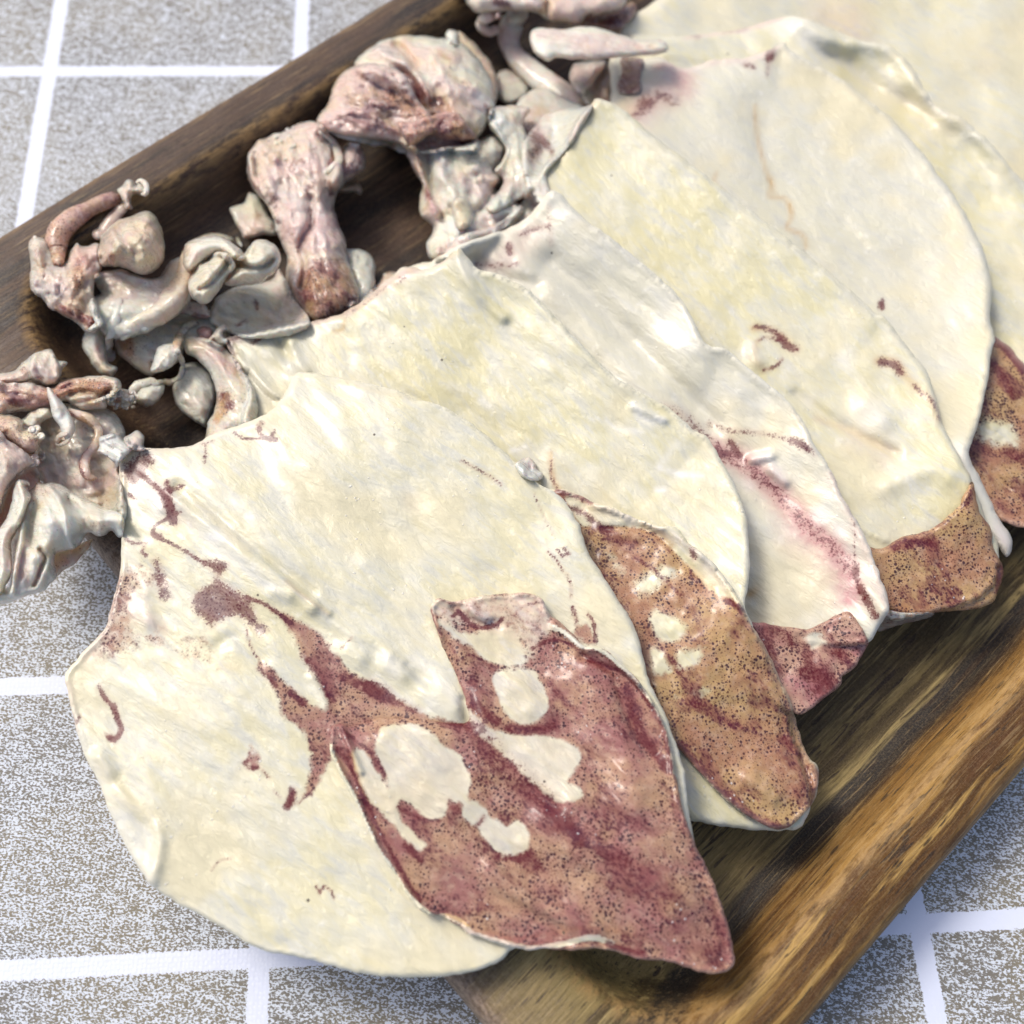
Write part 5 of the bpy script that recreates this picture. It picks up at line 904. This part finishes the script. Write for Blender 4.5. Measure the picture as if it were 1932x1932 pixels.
fin1 = np.concatenate([T('J', [(655, 195), (668, 140), (700, 118), (780, 132), (870, 112), (960, 100), (1070, 92), (1170, 94), (1235, 125), (1262, 190), (1330, 245), (1400, 310), (1450, 365), (1500, 358), (1560, 385), (1640, 455), (1710, 520), (1770, 600), (1830, 700), (1875, 800), (1905, 920), (1920, 1030), (1945, 1130)]),
                       T('.', [(1290, 1530), (1308, 1585), (1343, 1655), (1362, 1710), (1376, 1755), (1386, 1805), (1383, 1824), (1365, 1835), (1330, 1836), (1290, 1824), (1250, 1812)]), T('H', [(1932, 1085), (1750, 1030), (1600, 985), (1480, 972), (1350, 985), (1200, 990), (1080, 972), (980, 962), (850, 985), (700, 960), (520, 915), (400, 870), (290, 840), (220, 790), (120, 720), (0, 655)]),
                       T('J', [(620, 1750), (540, 1665), (450, 1520), (385, 1430), (310, 1270), (235, 1120), (165, 1000), (130, 900), (140, 800), (175, 765), (260, 770), (400, 740), (600, 745), (760, 765), (850, 750), (830, 640), (795, 540), (740, 420), (690, 300)])])
hsf1 = [(.016, [(860, 170), (940, 230)], 9), (.012, [(1290, 260), (1440, 370)], 6), (.014, [(1470, 380), (1560, 400), (1650, 480), (1730, 560)], 6), (-.012, [(1440, 420), (1600, 500), (1720, 620), (1840, 800)], 8), (-.02, [(1650, 560), (1700, 720), (1800, 900)], 14), (.018, [(1450, 500), (1560, 700), (1640, 900), (1700, 1100)], 45), (.012, [(130, 900), (240, 1120), (380, 1430), (540, 1665), (760, 1840)], 6), (-.010, [(230, 960), (330, 1200), (470, 1460), (600, 1650), (820, 1800)], 6),
        (.010, [(430, 850), (600, 1000), (760, 1140)], 40), (-.012, [(600, 560), (760, 740), (900, 850), (1100, 1060), (1300, 1200)], 12), (.02, [(1300, 1300), (1600, 1500), (1900, 1700)], 60), (.010, [(960, 1520), (1200, 1700), (1500, 1850)], 20), (-.012, [(640, 1480), (900, 1640), (1150, 1760), (1300, 1830)], 14), (-.012, [(780, 170), (850, 240), (1000, 250)], 8), (.008, [(1100, 580), (1160, 680)], 26), (.01, [(190, 780), (240, 900), (290, 1020)], 6)]
def hf1(P):
    o = 0
    for amp, pts, w in hsf1: o = o + amp * stroke(P, T('J', pts), w)
    return o
sheet("fin", fin1, s1, FLESH, base=lambda P: base1(P) + .014, gap=.004, g=4, paint=pf1, thick=.016, wr=(.005, 90, AX, 2), wr2=(.0025, 20, AX, 2.5), lip=.009, height=hf1, edge=.35, edge_w=5, flush=T('J', [(200, 740), (330, 750), (500, 735), (650, 745), (800, 765), (850, 740), (835, 640), (795, 540), (730, 400)]))
# crumbs of dried flesh on the right edge
sheet("flake", T('M', [(980, 700), (1010, 670), (1060, 655), (1095, 685), (1105, 720), (1140, 745), (1138, 780), (1080, 790), (1030, 770), (1000, 740)]), s1, HEADM, base=.0, dome=.02, dome_w=5, g=2.5, thick=.012, gap=.004, consts=dict(white=1.), wr=(.01, 9, 0, 1), relax=1, ragged=1.)
# --- head of squid 1
sheet("membrane", T('A', [(380, 960), (560, 930), (760, 960), (1020, 990), (1130, 1080), (1190, 1240), (1150, 1420), (1130, 1600), (1180, 1800), (1180, 2050), (900, 2000), (700, 1850), (480, 1750), (330, 1600), (330, 1300)]), s1, HEADM,
      base=.2, dome=.02, dome_w=14, g=4, thick=.01, wr=(.022, 30, 1.0, 2), wr2=(.01, 10, .4, 2), consts=dict(grey=.75, skin=.1, pink=.12), gap=.004, paint=lambda P, d, a: (addst(P, a, 'amber', [(T('A', [(450, 1150), (560, 1250), (500, 1350)]), 16, .5), (T('A', [(1000, 1850), (1100, 1800)]), 20, .5)]), addst(P, a, 'pink', [(T('A', [(700, 1700), (900, 1700), (1050, 1650)]), 20, .5)]), addst(P, a, 'white', [(T('A', [(830, 1680), (860, 1730)]), 7, .7), (T('A', [(880, 1540), (950, 1545)]), 5, .7)])))
sheet("arm", T('A', [(-60, 700), (20, 650), (150, 620), (230, 540), (330, 460), (470, 418), (515, 470), (545, 520), (640, 550), (590, 620), (570, 690), (520, 760), (430, 760), (330, 720), (230, 745), (100, 760), (-60, 780)]), s1, HEADM,
      base=.24, dome=.045, dome_w=12, g=3.5, thick=.015, wr=(.014, 22, 1.0, 2), consts=dict(pink=.22, amber=.06), height=lambda P: .025 * stroke(P, T('A', [(515, 470), (550, 680)]), 4) + .02 * stroke(P, T('A', [(320, 480), (300, 620), (350, 700)]), 6),
      paint=lambda P, d, a: (addst(P, a, 'pink', [(T('A', [(0, 690), (120, 700)]), 20, .4)]), addst(P, a, 'skin', [(T('A', [(220, 620), (300, 680), (400, 710)]), 9, .45)]), addst(P, a, 'white', [(T('A', [(400, 500), (430, 650)]), 18, .3)])))
sheet("arm", T('A', [(-80, 740), (120, 745), (300, 740), (420, 780), (500, 790), (560, 740), (640, 700), (800, 688), (1000, 672), (1120, 710), (1160, 780), (1110, 850), (1040, 900), (1010, 980), (900, 1005), (780, 1000), (700, 965), (620, 920), (480, 970), (300, 1010), (180, 1015), (60, 1040), (-80, 1060)]), s1, HEADM,
      base=.23, dome=.06, dome_w=14, g=3.2, thick=.02, wr=(.014, 26, 0, 2.5), wr2=(.006, 8, 0, 2), consts=dict(pink=.25, skin=.25),
      height=lambda P: .02 * stroke(P, T('A', [(560, 770), (750, 700), (1000, 690), (1120, 760), (1040, 900)]), 5) - .03 * stroke(P, T('A', [(680, 850), (820, 830), (960, 860), (1030, 830)]), 6) - .02 * stroke(P, T('A', [(700, 930), (850, 900), (1000, 880)]), 5),
      paint=lambda P, d, a: (addst(P, a, 'skin', [(T('A', [(500, 830), (700, 760), (1000, 800)]), 12, .6), (T('A', [(60, 850), (250, 900), (480, 880)]), 14, .5)]), addst(P, a, 'amber', [(T('A', [(480, 860), (700, 800), (1000, 820)]), 12, .75), (T('A', [(150, 960), (450, 930)]), 10, .5), (T('A', [(820, 920), (900, 915)]), 5, .6)]), addst(P, a, 'red', [(T('A', [(100, 930), (300, 960), (470, 950)]), 7, .6), (T('A', [(130, 860), (200, 900)]), 12, .45)]), addst(P, a, 'white', [(T('A', [(260, 740), (390, 790)]), 9, .75)])))
sheet("arm", T('A', [(1040, 850), (1110, 800), (1180, 800), (1260, 830), (1290, 890), (1250, 960), (1180, 990), (1100, 985), (1030, 960)]), s1, HEADM, base=.2, dome=.03, dome_w=8, g=3, consts=dict(skin=.3, amber=.4), wr=(.01, 10, 0, 1))
rs = np.random.RandomState(5)
beads("suckers", T('A', [(1060 + 230 * rs.rand(), 820 + 165 * rs.rand()) for _ in range(48)] + [(900 + k * 22, 925 - k * 9) for k in range(9)]), 3.6, s1, HEADM, lift=.01, consts=dict(white=.15, pink=.25, amber=.1))
sheet("membrane", T('A', [(180, 1130), (240, 1060), (300, 1020), (400, 975), (480, 1000), (510, 1060), (450, 1100), (400, 1140), (385, 1210), (300, 1210), (220, 1170)]), s1, HEADM, base=.24, dome=.02, dome_w=9, g=3, ragged=2.5, wr=(.018, 14, .5, 2), consts=dict(grey=.15))
limb("arm", T('A', [(640, 1000), (740, 1040), (850, 1090), (925, 1170), (935, 1260), (895, 1350), (830, 1430), (805, 1540), (840, 1630), (920, 1650)]), [5, 8, 9, 9, 8, 8, 8, 8, 7, 3], s1, HEADM, lift=.012, flat=.7, consts=dict(pink=.5, white=.1), ridge=.1,
     paint=lambda P, c, a: a.__setitem__('red', a['red'] + .65 * np.clip(c, 0, 1)))
sheet("arm", T('A', [(-60, 1060), (60, 1040), (120, 1050), (210, 1100), (230, 1170), (330, 1180), (410, 1240), (375, 1330), (340, 1400), (250, 1405), (130, 1345), (50, 1290), (-60, 1250)]), s1, HEADM,
      base=.26, dome=.06, dome_w=12, g=3.2, thick=.02, wr=(.01, 22, .4, 2), consts=dict(skin=.4, amber=.35), paint=lambda P, d, a: (addst(P, a, 'white', [(T('A', [(60, 1060), (180, 1110)]), 8, .6), (T('A', [(340, 1200), (400, 1240)]), 8, .6)]), addst(P, a, 'red', [(T('A', [(60, 1260), (130, 1310)]), 4, .4), (T('A', [(200, 1370), (320, 1390)]), 4, .4)])))
sheet("arm", T('A', [(-60, 1270), (100, 1330), (200, 1400), (330, 1430), (360, 1500), (260, 1560), (160, 1640), (80, 1740), (30, 1860), (-20, 2000), (-80, 2100)]), s1, HEADM,
      base=.24, dome=.05, dome_w=12, g=3.5, thick=.02, wr=(.018, 18, 1.0, 2), consts=dict(amber=.25, pink=.15), paint=lambda P, d, a: (addst(P, a, 'skin', [(T('A', [(-20, 1560), (20, 1640), (0, 1720)]), 12, .7)]), addst(P, a, 'pink', [(T('A', [(220, 1560), (80, 1700), (0, 1900)]), 8, .6)])))
beads("suckers", T('A', [(235, 1470), (215, 1500), (250, 1500), (305, 1190), (330, 1210), (350, 1180), (390, 1250), (310, 1420), (330, 1450), (395, 1420), (395, 1450), (340, 1500), (300, 1510), (20, 1420), (60, 1450), (100, 1480), (0, 1340), (190, 1585), (150, 1600), (120, 1640), (90, 1665), (60, 1720), (30, 1770), (20, 1830)]), 6.0, s1, HEADM, lift=.004, consts=dict(white=.3, pink=.25))
sheet("tentacle", T('A', [(445, 790), (480, 795), (540, 870), (640, 990), (690, 1080), (715, 1160), (690, 1250), (640, 1290), (600, 1240), (570, 1160), (510, 1080), (485, 980), (455, 880)]), s1, HEADM, base=.29, dome=.02, dome_w=8, g=3, thick=.012, wr=(.012, 14, 1.1, 2), relax=2, ragged=1., consts=dict(white=.7))
limb("tentacle", T('A', [(640, 1230), (580, 1240), (550, 1290), (590, 1320), (650, 1290), (670, 1260)]), [4, 6, 7, 6, 5, 3], s1, HEADM, lift=.01, flat=.6, consts=dict(white=.35, pink=.35))
sheet("membrane", T('A', [(-80, 1240), (100, 1300), (300, 1450), (380, 1650), (330, 1800), (200, 1900), (60, 2300), (-80, 2400)]), s1, HEADM, base=.2, dome=.02, g=4, thick=.01, consts=dict(pink=.3, amber=.2))
# the two big pale folds hanging over the cloth
sheet("membrane", T('B', [(420, 1120), (560, 1040), (760, 980), (880, 940), (840, 1020), (800, 1070), (750, 1130), (690, 1190), (600, 1240), (540, 1290), (480, 1230)]), s1, HEADM, base=.2, dome=.02, dome_w=12, g=3.5, wr=(.012, 18, .6, 2), consts=dict(amber=.3, pink=.12, skin=.12))
sheet("head", T('B', [(325, 440), (345, 400), (380, 398), (420, 412), (500, 408), (600, 432), (700, 500), (850, 572), (1000, 640), (1140, 690), (1190, 800), (1150, 930), (1060, 860), (1000, 900), (920, 912), (850, 880), (780, 960), (720, 1020), (600, 1060), (520, 1100), (530, 1220), (540, 1290), (450, 1400), (400, 1440), (200, 1500), (60, 1552), (-60, 1560), (-60, 1400), (60, 1380), (60, 1250), (80, 1050), (110, 850), (150, 690), (240, 520)]), s1, HEADM,
      base=.245, dome=.075, dome_w=26, g=3.5, thick=.02, wr=(.016, 36, 1.3, 2.4), wr2=(.005, 12, 1.3, 3), gap=.004, consts=dict(white=.28),
      height=lambda P: .04 * stroke(P, T('B', [(215, 800), (190, 1000), (150, 1200), (110, 1450)]), 5) + .03 * stroke(P, T('B', [(450, 440), (560, 560), (620, 700), (650, 900), (690, 1030)]), 6) + .045 * stroke(P, T('B', [(480, 800), (500, 950), (460, 1050)]), 22) - .04 * stroke(P, T('B', [(380, 1040), (430, 1110), (400, 1200), (330, 1380)]), 5) + .02 * stroke(P, T('B', [(440, 1180), (340, 1400), (180, 1490)]), 8) - .03 * stroke(P, T('B', [(640, 580), (780, 700), (800, 850), (720, 950)]), 9) - .02 * stroke(P, T('B', [(330, 600), (280, 800), (300, 1000)]), 9),
      paint=lambda P, d, a: (addst(P, a, 'white', [(T('B', [(470, 620), (500, 840)]), 14, .5), (T('B', [(220, 1100), (200, 1300)]), 14, .5), (T('B', [(1040, 740), (1080, 830)]), 10, .5), (T('B', [(660, 680), (680, 1000)]), 6, .6)]), addst(P, a, 'skin', [(T('B', [(880, 800), (980, 820)]), 12, .32), (T('B', [(640, 1100), (700, 1120)]), 9, .3)]), addst(P, a, 'pink', [(T('B', [(330, 440), (380, 480), (480, 460)]), 12, .35), (T('B', [(850, 860), (1000, 880)]), 9, .3)]), addst(P, a, 'grey', [(T('B', [(480, 1250), (420, 1380), (250, 1470)]), 12, .3), (T('B', [(300, 560), (560, 640)]), 14, .12)]), addst(P, a, 'amber', [(T('B', [(600, 1060), (540, 1090), (430, 1100)]), 8, .3), (T('B', [(880, 740), (940, 690)]), 14, .12)])))
sheet("arm", T('B', [(130, 430), (150, 385), (190, 366), (240, 375), (280, 410), (285, 440), (255, 436), (245, 425), (285, 500), (286, 560), (250, 650), (220, 730), (190, 820), (140, 910), (105, 1000), (110, 1100), (105, 1250), (50, 1400), (-60, 1500), (-60, 1150), (-40, 900), (60, 740), (110, 600)]), s1, HEADM,
      base=.28, dome=.05, dome_w=14, g=3.2, thick=.02, wr=(.012, 26, 1.2, 2.5), consts=dict(white=.4), height=lambda P: .02 * stroke(P, T('B', [(180, 400), (230, 560), (150, 800)]), 6), paint=lambda P, d, a: (addst(P, a, 'pink', [(T('B', [(60, 800), (20, 1000)]), 24, .2)]), addst(P, a, 'amber', [(T('B', [(150, 900), (110, 1080)]), 8, .5)])))
# translucent quill at the neck
sheet("quill", T('A', [(938, 1265), (1000, 1240), (1090, 1218), (1150, 1270), (1200, 1305), (1290, 1350), (1250, 1400), (1200, 1440), (1150, 1500), (1110, 1560), (1080, 1500), (1000, 1440), (925, 1400), (950, 1340)]), s1, HEADM, base=.285, dome=.018, dome_w=6, g=2.6, thick=.008, wr=(.004, 12, .6, 3), wr2=(.004, 5, .6, 6), consts=dict(white=.75, grey=.15), relax=2,
      height=lambda P: .012 * stroke(P, T('A', [(950, 1290), (1080, 1240)]), 2.5) + .012 * stroke(P, T('A', [(940, 1390), (1080, 1480)]), 2.5) + .01 * stroke(P, T('A', [(1000, 1300), (1150, 1400)]), 2.5))
sheet("membrane", T('A', [(1170, 1270), (1230, 1230), (1310, 1190), (1360, 1240), (1375, 1340), (1420, 1375), (1300, 1390), (1220, 1350)]), s1, HEADM, base=.25, dome=.02, dome_w=7, g=3, thick=.01, consts=dict(pink=.22, white=.2), wr=(.01, 14, .6, 2))
print("objects", len(bpy.data.objects), "verts", sum(len(m.vertices) for m in bpy.data.meshes))
